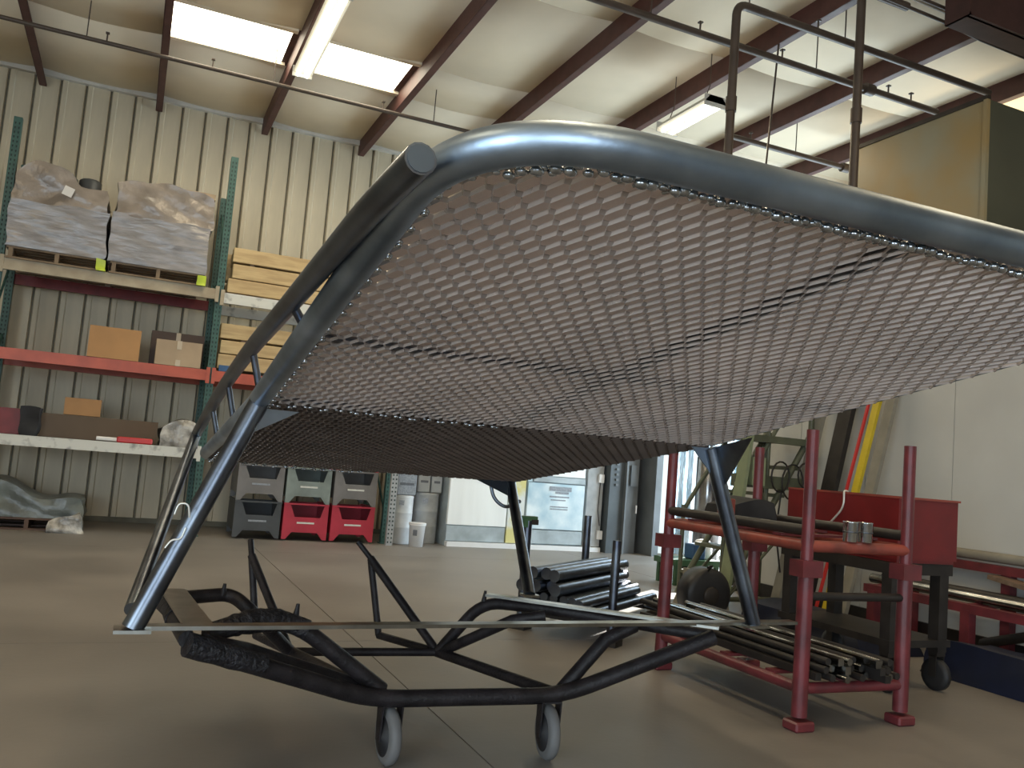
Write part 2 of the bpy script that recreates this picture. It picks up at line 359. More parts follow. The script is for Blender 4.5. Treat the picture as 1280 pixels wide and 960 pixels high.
def drop(x, y, ztop, zbot, label, elbow):
    t = thing('drop_pipe', label, 'pipe', (x, y, zbot))
    pts = fillet([(x+elbow, y, ztop), (x, y, ztop), (x, y, zbot)], 0.1)
    MB().tube(pts, 0.035, 10).build('pipe', 'pipe', t)
    MB().cyl((x, y, 4.0), (x, y, 4.12), 0.045, 10).build('coupling', 'pipe', t)
    MB().cyl((x+elbow*0.4, y, ztop), (x+elbow*0.4, y, CEIL), 0.006, 6).build('hanger', 'pipe', t)
drop(4.06, 5.43, 4.90, 2.3, 'left vertical drop pipe hanging from the ceiling behind the steel rim', 0.3)
drop(4.99, 5.05, 5.12, 2.3, 'right vertical drop pipe hanging in front of tan box edge', 0.5)
MB().tube([(5.06, 6.1, 5.25), (4.97, 6.1, 3.7), (4.96, 6.1, 3.1)], 0.009, 6).build('hanging_rod', 'pipe', label='thin straight rod hanging between the two vertical drop pipes', cat='rod')
for q, (dy, dz) in enumerate(((0, 0), (0.07, 0.03), (0.14, 0.0))):
    MB().tube([(4.7, 4.72+dy, 4.98+dz), (5.7, 4.74+dy, 4.98+dz), (6.1, 4.68+dy, 4.90+dz), (7.6, 4.70+dy, 4.90+dz)], 0.014, 8).build('conduit', 'pipe' if q != 1 else 'lamp_housing', label=['nearest thin dark conduit along brown roof beam', 'middle thin pale conduit along brown roof beam', 'farthest thin dark conduit along brown roof beam'][q], cat='conduit')
def batten(x, y0, y1, z, label, w2=0.10, housing='lamp_housing', tilt=0.0, hang=True):
    t = thing('strip_light', label, 'light', (x, (y0+y1)/2, z))
    m = MB(); m.prism([(x-w2, y0, z+0.03), (x-w2*0.55, y0, z+0.10), (x+w2*0.55, y0, z+0.10), (x+w2, y0, z+0.03)], (0, y1-y0, 0)); m.build('housing', housing, t)
    for s in (-1, 1):
        MB().cyl((x+s*w2*0.45, y0+0.02, z+0.01), (x+s*w2*0.45, y1-0.02, z+0.01), 0.022, 8).build('lamp_tube', 'lamp', t)
    for ye in (y0, y1-0.015): MB().bb(x-w2, x+w2, ye, ye+0.015, z-0.01, z+0.1).build('end_cap', housing, t)
    if hang:
        for yy in (y0+0.12, y1-0.12): MB().tube([(x-0.05, yy, z+0.1), (x, yy, z+0.25), (x, yy, CEIL)], 0.005, 6).build('hanger', 'pipe', t)
    light('lamp_and_fill', 'AREA', (x, (y0+y1)/2, z-0.03), (0, 0, -1), 26, (1.0, 0.80, 0.52), w2*2, y1-y0)
    light('lamp_and_fill_up', 'AREA', (x, (y0+y1)/2, z+0.12), (0, 0, 1), 0.4, (1.0, 0.80, 0.54), w2*2, y1-y0)
    return t
batten(1.22, 7.0, 8.8, 4.85, 'lit strip light below the gap between the two skylights')
batten(4.87, 6.75, 7.6, 4.72, 'lit hooded strip light hanging over the steel rim', 0.13)
# fill lights added outside the view to brighten hall and ceiling, without fixtures
for (x, y) in ((8.2, 6.5), (4.87, 2.2), (1.22, 2.2), (-2.4, 6.5), (-2.4, 1.0), (1.22, -2.5)):
    light('lamp_and_fill', 'AREA', (x, y, 4.7), (0, 0, -1), 26, (1.0, 0.80, 0.52), 0.25, 1.8)
    light('lamp_and_fill_up', 'AREA', (x, y, 4.75), (0, 0, 1), 13, (1.0, 0.80, 0.50), 0.25, 1.8)

# tan enclosure above the partition
t = thing('duct_box', 'large tan sheet metal box with rusty patch, high on the right', 'box', (6.5, 5.2, 3.1))
box(5.78, 5.80, 4.52, 5.84, 3.1, 4.22).build('side_panel', 'tan', t)
box(5.80, 7.4, 4.50, 5.84, 3.1, 4.20).build('body', 'tan_shaded', t)
box(5.77, 5.81, 4.50, 5.86, 4.20, 4.235).build('edge_strip', 'dark_iron', t)
box(5.765, 5.80, 4.495, 4.53, 3.1, 4.2).build('edge_strip', 'tan', t)

# ================================================================ PALLET RACK (left)
YR = 10.3; YK = 11.33; UPX = (-1.42, 0.78, 2.98)
t = thing('pallet_rack', 'tall green pallet rack against ribbed wall with cream, orange and white beams', 'rack', (0.78, 10.8, 0))
def post(x, y, h):
    m = MB(); m.bb(x-0.04, x+0.04, y-0.006, y, 0, h).bb(x-0.04, x-0.034, y, y+0.07, 0, h).bb(x+0.034, x+0.04, y, y+0.07, 0, h)
    o = m.build('post', 'rack_green', t)
    hb = MB(); z = 0.08
    while z < h-0.05:
        for s in (-1, 1): hb.prism([(x+s*0.018-0.008, y-0.0075, z+0.012), (x+s*0.018+0.008, y-0.0075, z+0.012), (x+s*0.018+0.005, y-0.0075, z-0.012), (x+s*0.018-0.005, y-0.0075, z-0.012)], (0, 0.001, 0))
        z += 0.05
    hb.build('slot', 'hole', o, kind='stuff')
    MB().bb(x-0.06, x+0.06, y-0.03, y+0.09, 0, 0.01).build('foot_plate', 'rack_green', o)
for x in UPX:
    hh = 4.35 if x > 0 and x < 1 else (4.3 if x < 0 else 2.9)
    post(x, YR, hh); post(x, YK-0.07, hh-0.25)
    for k in range(int(hh/0.9)-0):
        za = 0.3+0.9*k; zb = za+0.9 if za+0.9 < hh else hh-0.1
        MB().tube([(x, YR+0.04, za), (x, YK-0.04, zb)], 0.014, 6).build('brace', 'rack_green', t)
levels = [(0.97, 'beam_white', 'beam_white', 0.11), (1.86, 'beam_orange', 'beam_orange', 0.12), (2.79, 'beam_cream', 'beam_dred', 0.12)]
for b in range(2):
    xa, xb = UPX[b]+0.04, UPX[b+1]-0.04
    for li, (z, mf, mr, hgt) in enumerate(levels):
        zz = z if b == 0 else (0.97, 1.86, 2.76)[li]
        if b == 1 and li == 0: continue
        for (yy, mm) in ((YR-0.03, mf), (YK-0.02, mr)):
            m = MB(); m.bb(xa, xb, yy, yy+0.045, zz-hgt, zz)
            m.bb(xa, xb, yy-0.006, yy, zz-hgt+0.0, zz-hgt*0.55); beam = m.build('beam', mm if b == 0 or li != 2 else 'beam_white', t)
            if yy < 11: 
                for xx in (xa, xb): MB().bb(xx-0.03 if xx == xa else xx-0.01, xx+0.01 if xx == xa else xx+0.03, yy-0.012, yy+0.02, zz-hgt-0.03, zz+0.03).build('end_connector', mm, beam)
        if li < 2:
            for q in range(8):
                y0 = YR+0.03+q*0.12; box(xa, xb, y0, y0+0.105, zz-0.012, zz+0.001).build('deck_board', 'deck', t)

def pallet(x0, x1, y0, y1, z0, label, m='pallet'):
    t = thing('pallet', label, 'pallet', ((x0+x1)/2, (y0+y1)/2, z0)); h = 0.125
    for s in (0, .5, 1):
        xx = x0+0.02+(x1-x0-0.06)*s
        box(xx, xx+0.04, y0, y1, z0+0.018, z0+h-0.018).build('stringer', m, t)
    n = 7
    for i in range(n):
        yy = y0+(y1-y0-0.09)*i/(n-1)
        box(x0, x1, yy, yy+0.09, z0+h-0.018, z0+h).build('top_board', m, t)
        if i % 3 == 0: box(x0, x1, yy, yy+0.09, z0, z0+0.018).build('bottom_board', m, t)
    return t
pallet(-1.36, -0.44, YR-0.06, YK-0.05, 2.79, 'wooden pallet under left plastic-wrapped load on top shelf')
pallet(-0.38, 0.58, YR-0.06, YK-0.05, 2.79, 'wooden pallet under right plastic-wrapped load on top shelf')
def lumpy(x0, x1, y0, y1, z0, z1, amp, seed, nx=14, ny=8, nz=8, top=None, taper=0.0):
    """closed, gently crumpled box; top(u,v) adds height"""
    random.seed(seed); ph = [random.uniform(0, 6.28) for _ in range(12)]
    def d(x, y, z, k): return amp*(math.sin(7*x+ph[k])*math.sin(9*z+ph[k+1])+0.6*math.sin(17*x+5*y+ph[k+2])*math.sin(13*z+ph[k+3])+0.4*math.sin(29*z+11*x+ph[k+4]))
    mb = MB()
    def grid(fn, a, b):
        vs = [fn(i/a, j/b) for j in range(b+1) for i in range(a+1)]
        fs = [(j*(a+1)+i, j*(a+1)+i+1, (j+1)*(a+1)+i+1, (j+1)*(a+1)+i) for j in range(b) for i in range(a)]
        mb.add(vs, fs, True)
    def P(u, v, w_):
        x = x0+(x1-x0)*u; y = y0+(y1-y0)*v; hh = z1-z0+(top(u, v) if top else 0); z = z0+hh*w_
        cx, cy = (x0+x1)/2, (y0+y1)/2; tp = 1-taper*w_
        x = cx+(x-cx)*tp; y = cy+(y-cy)*tp
        e = 1 if w_ > 0 else 0
        return (x+d(y, x, z, 0)*e, y+d(x, y, z, 3)*e, z+d(x, y, 1.0, 6)*w_)
    grid(lambda a, b: P(a, 0, b), nx, nz); grid(lambda a, b: P(1, a, b), ny, nz)
    grid(lambda a, b: P(1-a, 1, b), nx, nz); grid(lambda a, b: P(0, 1-a, b), ny, nz)
    grid(lambda a, b: P(a, b, 1), nx, ny); grid(lambda a, b: P(a, 1-b, 0), nx, ny)
    return mb
t = thing('wrapped_load', 'left plastic-wrapped pallet load with dark rounded top and white label', 'wrapped load', (-0.9, 10.8, 2.915))
lumpy(-1.38, -0.44, YR-0.08, YK-0.1, 2.915, 3.42, 0.012, 3, nx=20, nz=16).build('lower_wrap', 'wrap', t)
lumpy(-1.38, -0.46, YR-0.06, YK-0.1, 3.40, 3.72, 0.022, 5, nx=20, nz=10, top=lambda u, v: 0.16*math.sin(math.pi*min(1, u*1.5))**0.7*(1-0.3*v)-0.05*u, taper=0.05).build('top_wrap', 'wrap_top', t)
for q, xx in enumerate((-1.18, -0.92, -0.68)): MB().lathe((xx, YR+0.22, 3.42), [(0.115, 0), (0.12, 0.2), (0.115, 0.38), (0.09, 0.40)], 14).build('wrapped_can', 'bin_dark', t)
MB().box((-0.86, YR-0.095, 3.58), (0.10, 0.004, 0.10), ry=0.3).build('paper_label', 'paper', t, label='white label')
t = thing('wrapped_load', 'right plastic-wrapped pallet load with peaked flat wrap beside green post', 'wrapped load', (0.1, 10.8, 2.915))
lumpy(-0.41, 0.60, YR-0.08, YK-0.1, 2.915, 3.45, 0.010, 11, nx=20, nz=16).build('lower_wrap', 'wrap', t)
lumpy(-0.40, 0.62, YR-0.07, YK-0.1, 3.43, 3.78, 0.018, 13, nx=20, nz=12, top=lambda u, v: 0.10*math.sin(math.pi*u)-0.03*v, taper=0.03).build('top_wrap', 'wrap_top', t)
lumpy(0.13, 0.62, YR-0.02, YK-0.1, 3.80, 3.86, 0.008, 14).build('top_sheet', 'card_tan', t)
for q, xx in enumerate((-0.47, 0.55)):
    lumpy(xx-0.035, xx+0.06, YR-0.10, YR-0.02, 2.79, 2.90, 0.012, 20+q, 5, 4, 5).build('strap_bundle', 'yellow_green', label=['bright yellow-green strap bundle on shelf beam between the two wrapped loads', 'yellow-green strap bundle on cream beam beside green post'][q], cat='strap')
def carton(x0, x1, y0, y1, z0, z1, m, label, rz=0, tape_=True, open_=False):
    t = thing('cardboard_box', label, 'box', ((x0+x1)/2, (y0+y1)/2, z0))
    cx, cy = (x0+x1)/2, (y0+y1)/2; w_, d_, h_ = x1-x0, y1-y0, z1-z0
    MB().box((cx, cy, z0+h_/2), (w_, d_, h_-0.004)).build('body', m, t)
    for s in (-1, 1): MB().box((cx, cy+s*d_*0.252, z1), (w_+0.004, d_*0.49, 0.005)).build('flap', m, t)
    if tape_:
        MB().box((cx, cy, z1+0.004), (0.05, d_, 0.002)).bb(cx-0.025, cx+0.025, y0-0.003, y0, z1-0.09, z1+0.002).bb(cx-0.025, cx+0.025, y0-0.003, y0, z0, z0+0.07).build('tape_strip', 'tape', t)
    if rz: t.rotation_euler = (0, 0, rz)
    return t
carton(-0.50, 0.01, YR-0.03, YR+0.40, 1.862, 2.20, 'card_orange', 'orange-brown cardboard box standing on orange beam shelf', 0.04, tape_=False)
carton(0.18, 0.66, YR-0.03, YR+0.32, 1.862, 2.14, 'card_tan', 'light tan taped cardboard box on orange beam shelf beside green post')
carton(0.13, 0.70, YR+0.36, YR+0.8, 1.862, 2.27, 'card_brown', 'dark brown cardboard box behind light tan taped box')
carton(-0.86, 0.30, YR+0.12, YR+0.62, 0.972, 1.22, 'card_olive', 'long low dark brown carton lying on white beam shelf', tape_=False)
carton(-0.66, -0.30, YR+0.2, YR+0.5, 1.226, 1.41, 'card_orange', 'small orange-brown carton on top of long low brown carton', 0.03, tape_=False)
carton(-1.36, -1.04, YR+0.05, YR+0.5, 0.972, 1.24, 'beam_dred', 'dark red box at left end of white beam shelf', tape_=False)
lumpy(-1.02, -0.87, YR-0.02, YR+0.10, 0.972, 1.26, 0.018, 31, 10, 5, 8, taper=-0.3).build('black_sack', 'black_cloth', label='black drooping sack on white shelf between dark red box and brown carton', cat='sack')
t = thing('hand_tool', 'white and bright red long tool lying on front of white shelf', 'tool', (0.1, YR+0.02, 0.972))
MB().cyl((-0.30, YR+0.02, 1.0), (-0.08, YR+0.02, 1.0), 0.022, 8).build('handle', 'plastic_white', t, label='white handle')
MB().bbev(-0.10, 0.26, YR-0.02, YR+0.05, 0.972, 1.035, 0.012).build('body', 'bright_red', t, label='bright red body')
lumpy(0.33, 0.72, YR-0.01, YR+0.45, 0.972, 1.19, 0.022, 33, 14, 8, 8, top=lambda u, v: 0.09*math.sin(math.pi*u)).build('crumpled_bag', 'plastic_clear', label='crumpled grey translucent plastic bag on white shelf beside green post', cat='bag')
pallet(-1.36, -0.36, YR-0.05, YK-0.2, 0.0, 'dark brown wooden pallet on floor under plastic sheeting', 'pallet_brown')
lumpy(-1.35, -0.34, YR-0.02, YK-0.2, 0.126, 0.30, 0.022, 35, 18, 8, 8, top=lambda u, v: 0.20*(1-u)**1.2+0.03*math.sin(9*u), taper=0.05).build('plastic_sheeting', 'plastic_sheet', label='dark grey crumpled plastic sheeting heaped on brown floor pallet', cat='sheeting')
lumpy(-0.66, -0.30, YR-0.22, YR-0.07, 0.0, 0.22, 0.025, 36, 12, 5, 8, taper=0.25, top=lambda u, v: -0.12*(1-u)).build('crumpled_film', 'plastic_clear', label='white crumpled plastic film hanging off corner of floor pallet', cat='film')
def lumber(x0, x1, y0, n, z0, rows, label, seed):
    random.seed(seed); t = thing('lumber_stack', label, 'lumber', ((x0+x1)/2, y0+0.4, z0)); z = z0
    for r in range(rows):
        h = random.uniform(0.15, 0.175); y = y0
        for i in range(n):
            w_ = 0.14
            dx = random.uniform(-0.04, 0.03); b = MB().bbev(x0+dx, x1+dx, y+random.uniform(0, 0.01), y+w_, z, z+h, 0.006).build('plank', 'wood', t); y += w_+0.006
        z += h+0.012
        if r % 2 == 1:
            for xx in (x0+0.2, x1-0.3): box(xx, xx+0.05, y0+0.02, y0+0.6, z-0.010, z+0.010).build('spacer', 'wood_dark', t); 
            z += 0.012
    return t
lumber(0.88, 2.7, YR+0.02, 4, 2.782, 3, 'stack of pale wood planks on upper beam beside green post', 41)
lumber(0.88, 2.7, YR+0.06, 4, 1.90, 3, 'lower stack of pale wood planks above orange beam', 42)
carton(0.86, 1.05, YR-0.02, YR+0.05, 1.862, 1.93, 'blue', 'small blue box on orange beam beside green post', tape_=False)

# ================================================================ STACKING BINS
def bin_(x0, z0, m, label, ml=None):
    W, D, H = 0.515, 0.62, 0.415; y0 = 10.2
    t = thing('stacking_bin', label, 'bin', (x0+W/2, y0+D/2, z0))
    zb = z0+0.10; zt = z0+H
    f = MB()
    # front wall with the trapezoid opening at its top
    A = [(x0, zb), (x0+W, zb), (x0+W, zt), (x0+W-0.05, zt), (x0+W-0.09, zt-0.14), (x0+0.13, zt-0.14), (x0+0.075, zt), (x0, zt)]
    f.prism([(a, y0, b) for a, b in A], (0, 0.012, 0)); f.build('front_wall', m, t)
    box(x0, x0+0.012, y0+0.012, y0+D, zb, zt).build('side_wall', m, t)
    box(x0+W-0.012, x0+W, y0+0.012, y0+D, zb, zt).build('side_wall', m, t)
    box(x0+0.012, x0+W-0.012, y0+D-0.012, y0+D, zb, zt).build('rear_wall', m, t)
    box(x0+0.012, x0+W-0.012, y0+0.012, y0+D-0.012, zb, zb+0.012).build('bottom', 'bin_inside', t)
    box(x0, x0+W, y0-0.010, y0+0.004, zt-0.0, zt+0.018).bb(x0-0.004, x0+0.02, y0, y0+D, zt, zt+0.018).bb(x0+W-0.02, x0+W+0.004, y0, y0+D, zt, zt+0.018).build('rim', m, t)
    for s in (0, 1):
        for yy in (y0, y0+D-0.05):
            xx = x0 if s == 0 else x0+W; d = 1 if s == 0 else -1
            MB().prism([(xx, yy, z0+0.02), (xx+d*0.045, yy, z0+0.02), (xx+d*0.11, yy, zb), (xx, yy, zb)], (0, 0.05, 0)).build('foot', m, t)
    box(x0+0.16, x0+0.36, y0-0.003, y0, z0+0.2, z0+0.22).build('scuffed_lettering', ml or 'beam_white', t)
    # dark contents
    lumpy(x0+0.02, x0+W-0.02, y0+0.03, y0+D-0.03, zb+0.013, zb+0.10, 0.006, int(x0*100+z0*10)).build('contents', 'bin_inside', t)
cols = [(1.19, ('bin_dark', 'bin_grey', 'bin_grey')), (1.735, ('bin_red', 'bin_green', 'bin_red')), (2.29, ('bin_red', 'bin_grey', 'bin_red'))]
nm = {'bin_dark': 'dark charcoal', 'bin_grey': 'grey', 'bin_red': 'red', 'bin_green': 'pale green-grey'}
for ci, (x, ms) in enumerate(cols):
    for k, m in enumerate(ms):
        lab = '%s hopper-front stacking bin, %s of the %s stack' % (nm[m], ('bottom', 'second', 'third')[k], ('left', 'middle', 'right')[ci])
        bin_(x, 0.415*k, m, lab, 'label_grey' if ci == 0 else None)

# ================================================================ DRUMS
def drum(x, y, r, h, m, label):
    t = thing('drum', label, 'drum', (x, y, 0))
    MB().lathe((x, y, 0), [(r*0.97, 0), (r, 0.01), (r, h*0.33), (r*1.02, h*0.345), (r, h*0.36), (r, h*0.64), (r*1.02, h*0.655), (r, h*0.67), (r, h-0.02), (r*1.02, h-0.01), (r*1.02, h)], 28).build('body', m, t)
    MB().lathe((x, y, h), [(r*0.98, 0), (r*0.98, 0.012), (r*0.9, 0.014)], 28).build('lid', m, t)
    MB().box((x-r*0.35, y-r*0.965, h*0.87), (r*0.45, 0.01, 0.06), rz=-0.3).build('label_patch', 'label_grey', t)
    return t
drum(3.21, 10.44, 0.135, 0.58, 'drum_white', 'narrow white drum beside perforated rack post')
drum(3.57, 10.62, 0.165, 0.62, 'drum_grey', 'grey-white drum behind small white bucket')
t = thing('bucket', 'small white plastic bucket on floor between the two drums', 'bucket', (3.33, 10.13, 0))
MB().lathe((3.33, 10.13, 0), [(0.085, 0), (0.098, 0.25), (0.105, 0.255), (0.105, 0.27)], 20).build('body', 'plastic_white', t)
MB().lathe((3.33, 10.13, 0.27), [(0.106, 0), (0.106, 0.015), (0.09, 0.017)], 20).build('lid', 'plastic_white', t)
MB().box((3.28, 10.045, 0.17), (0.05, 0.012, 0.07), rz=-0.4).build('dark_mark', 'label_dark', t)
for q, (xa, xb, m, lb) in enumerate(((3.1, 3.34, 'label_grey', 'blue-grey box standing on narrow white drum'), (3.42, 3.58, 'drum_grey', 'left narrow grey box on top of grey-white drum'), (3.60, 3.74, 'drum_grey', 'right narrow grey box on top of grey-white drum'))):
    t = thing('box', lb, 'box', ((xa+xb)/2, 10.45, 0.6)); z0 = 0.60 if q == 0 else 0.64
    y0 = 10.34 if q == 0 else 10.52
    MB().bbev(xa, xb, y0, y0+0.2, z0, z0+0.34, 0.008).build('body', m, t); box(xa+0.03, xb-0.03, y0-0.004, y0, z0+0.12, z0+0.15).build('slot', 'label_dark', t)
for q in range(1):
    t = thing('slotted_post', 'pale perforated steel post beside the narrow white drum', 'post', (2.98, 10.12, 0))
    MB().bb(2.95, 3.03, 10.11, 10.118, 0, 1.6).bb(2.95, 2.957, 10.118, 10.17, 0, 1.6).build('post', 'drum_grey', t)
    hb = MB(); z = 0.04
    while z < 1.55:
        for s in (2.97, 3.01): hb.box((s, 10.108, z), (0.014, 0.004, 0.02))
        z += 0.05
    hb.build('slot', 'hole', t, kind='stuff')

# ================================================================ BOOTH at the back
YF = 10.32
t = thing('spray_booth', 'pale blue-white metal booth with panelled front and notice on its door', 'booth', (4.85, 10.9, 0))
box(3.78, 5.98, YF+0.05, YB-0.06, 0, 2.7).build('shell', 'booth_kick', t)
box(3.78, 4.58, YF, YF+0.05, 0.27, 2.7).build('wall_panel', 'booth_white', t)
box(3.78, 4.58, YF+0.01, YF+0.05, 0.07, 0.26).build('kick_panel', 'booth_kick', t)
box(4.60, 4.83, YF, YF+0.05, 0.07, 2.7).build('wall_panel', 'stain_yellow', t, label='stained yellow panel')
d = box(4.86, 5.70, YF-0.01, YF+0.05, 0.27, 0.87).build('door_panel', 'booth', t)
box(4.86, 5.70, YF-0.015, YF+0.05, 0.08, 0.255).build('kick_panel', 'booth_kick', t)
box(4.93, 5.70, YF-0.015, YF+0.05, 0.885, 0.96).build('rail', 'booth_kick', t)
box(4.93, 5.70, YF, YF+0.05, 0.97, 2.7).build('wall_panel', 'booth_white', t)
box(4.85, 4.92, YF-0.005, YF+0.05, 0.88, 2.7).build('frame_strip', 'booth', t)
box(5.74, 5.98, YF-0.01, YF+0.05, 0.07, 2.7).build('wall_panel', 'drum_grey', t)
box(3.78, 5.98, YF-0.05, YF+0.04, 0.0, 0.06).build('floor_strip', 'plastic_white', t)
for (xa, xb, za, zb) in ((5.17, 5.50, 0.775, 0.835), (5.26, 5.46, 0.74, 0.77), (5.18, 5.47, 0.69, 0.71), (5.20, 5.42, 0.65, 0.665), (5.20, 5.46, 0.56, 0.575), (5.20, 5.46, 0.53, 0.545)):
    box(xa, xb, YF-0.014, YF-0.009, za, zb).build('notice_text', 'label_grey', d)
for (xa, za) in ((5.90, 0.93), (5.93, 0.17)):
    box(xa, xa+0.075, YF-0.04, YF-0.01, za, za+0.115).build('switch_box', 'plastic_white', t)
MB().tube([(5.93, YF-0.02, 0.93), (5.92, YF-0.02, 0.55), (5.96, YF-0.02, 0.35)], 0.005, 6).build('cable', 'dark_iron', t)
t = thing('electrical_cabinet', 'tall dark grey cabinet with a row of buttons beside the booth', 'cabinet', (6.25, 10.4, 0))
box(6.02, 6.27, 10.2, 10.6, 0, 2.2).build('body', 'cabinet', t)
box(6.24, 6.265, 10.14, 10.2, 0, 2.2).build('door_edge', 'cabinet_mid', t)
for q in range(5): MB().box((6.12, 10.19, 1.20-0.07*q), (0.04, 0.02, 0.03)).build('button', 'cabinet_mid', t)
t = thing('cabinet', 'dark open cabinet with grey door and pale handle right of button cabinet', 'cabinet', (6.5, 10.6, 0))
box(6.28, 6.70, 10.45, 10.9, 0, 2.2).build('back', 'void', t)
box(6.28, 6.50, 10.25, 10.30, 0, 2.2).build('door', 'cabinet_mid', t)
box(6.36, 6.48, 10.22, 10.255, 0.92, 1.2).build('meter_box', 'cabinet_mid', t)
MB().cyl((6.46, 10.20, 0.55), (6.46, 10.20, 0.66), 0.012, 8).build('handle', 'plastic_white', t)
box(6.62, 6.72, 10.0, 10.45, 0, 2.2).build('side_panel', 'cabinet_mid', t)
t = thing('strip_curtain', 'glossy blue-white hanging plastic strip curtain right of dark cabinet', 'curtain', (7.1, 10.1, 0))
random.seed(5); x = 6.74; k = 0
while x < 8.3:
    wv = [(x+0.17*i/4, 10.05+0.03*math.sin(2.2*i+k*1.3), z) for z in (0.04, 2.4) for i in range(5)]
    m = MB(); m.add(wv+[(a, b+0.006, c) for a, b, c in wv], [(i, i+1, 6+i, 5+i) for i in range(4)]+[(10+i+1, 10+i, 15+i, 16+i) for i in range(4)], True)
    m.build('strip', 'foil' if k % 3 else 'booth_white', t); x += 0.16; k += 1
box(6.72, 8.4, 10.03, 10.09, 2.4, 2.46).build('rail', 'steel_dark', t)
MB().lathe((6.45, 8.6, 0), [(0.16, 0), (0.16, 1.35), (0.12, 1.4)], 20).build('foil_roll', 'foil_dark', label='upright shiny foil roll behind the left posts of red rack', cat='roll')

# ================================================================ MAIN STEEL FRAME WITH EXPANDED MESH DECK
X0, X1 = 0.365, 2.105; Y0_, YBEND, YE = 1.045, 2.81, 4.66; ZN, ZL, ZC = 1.555, 1.232, 0.993
TR = 0.0315; CX = 1.235
def zr(y): return ZN+(ZL-ZN)*(y-Y0_)/(YBEND-Y0_) if y < YBEND else ZL+(ZC-ZL)*(y-YBEND)/(YE-YBEND)
root = thing('steel_deck_frame', 'large welded steel tube frame with bent expanded mesh deck on splayed legs', 'frame', (CX, 2.8, 0.54))
def Z(x, y, dz=0): return Vector((x, y, zr(y)+dz))
loop = [Z(X1, Y0_), Z(X0, Y0_), Z(X0, YBEND), Z(X0, YE), Z(X1, YE), Z(X1, YBEND)]
# left rail + near rail with the big bend (one tube), densely sampled
pts = fillet([Z(X1, YBEND, 0.03), Z(X1, Y0_+0.3, 0.03), Z(X1, Y0_, 0.01), Z(X0, Y0_), Z(X0, YBEND)], [0, 0.1, 0.27, 0.27, 0], 14)
MB().tube(pts, TR, 24).build('rim_tube', 'steel', root)
pts = fillet([Z(X0, YBEND-0.01), Z(X0, YE, 0.02), Z(X1, YE, 0.03), Z(X1, YBEND-0.01, 0.03)], 0.12, 8)
MB().tube(pts, TR*0.92, 18).build('rim_tube', 'steel', root)
# cross bars lying on the mesh
def flat(a, b, w_, th, up=(0, 0, 1)):
    a, b = Vector(a), Vector(b); t_ = (b-a).normalized(); s_ = t_.cross(Vector(up)).normalized()*w_/2; n_ = s_.cross(t_).normalized()*th/2
    return MB().prism([a-s_-n_, a+s_-n_, a+s_+n_, a-s_+n_], b-a)
flat(Z(X0, 2.12, 0.008), Z(X1, 2.12, 0.008), 0.05, 0.010).build('cross_bar', 'cross', root)
flat(Z(CX, Y0_, 0.008), Z(CX, YBEND, 0.008), 0.05, 0.010).build('cross_bar', 'cross', root)
flat(Z(CX, YBEND, 0.008), Z(CX, YE, 0.008), 0.05, 0.010).build('cross_bar', 'cross', root)
flat(Z(X0, 3.75, 0.008), Z(X1, 3.75, 0.008), 0.05, 0.010).build('cross_bar', 'cross', root)
flat(Z(X0, YBEND, 0.018), Z(X1, YBEND, 0.018), 0.03, 0.03).build('cross_bar', 'cross', root)
# thin sheet lying on top of the mesh, short of the corner
def liner(ya, yb, m, mg=0.045):
    rc = 0.24; xa, xb = X0+mg, X1-mg; n = 28; mb = MB(); top = []; bot = []
    ys = [ya+(yb-ya)*i/n for i in range(n+1)]
    for y in ys:
        d = 0
        if y < Y0_+mg+rc: d = rc-math.sqrt(max(0, rc*rc-(Y0_+mg+rc-y)**2))
        top.append(((xa+d, y, zr(y)+0.016), (xb-d, y, zr(y)+0.016))); bot.append(((xa+d, y, zr(y)+0.014), (xb-d, y, zr(y)+0.014)))
    vs = [p for q in top for p in q]+[p for q in bot for p in q]; o = 2*(n+1)
    fs = [(2*i, 2*i+1, 2*i+3, 2*i+2) for i in range(n)]+[(o+2*i+1, o+2*i, o+2*i+2, o+2*i+3) for i in range(n)]
    fs += [(2*i, 2*i+2, o+2*i+2, o+2*i) for i in range(n)]+[(2*i+3, 2*i+1, o+2*i+1, o+2*i+3) for i in range(n)]+[(1, 0, o, o+1), (2*n, 2*n+1, o+2*n+1, o+2*n)]
    mb.add(vs, fs).build('liner_sheet', m, root)
liner(Y0_+0.045, YBEND-0.002, 'liner'); liner(YBEND+0.002, YE-0.04, 'liner_dark')
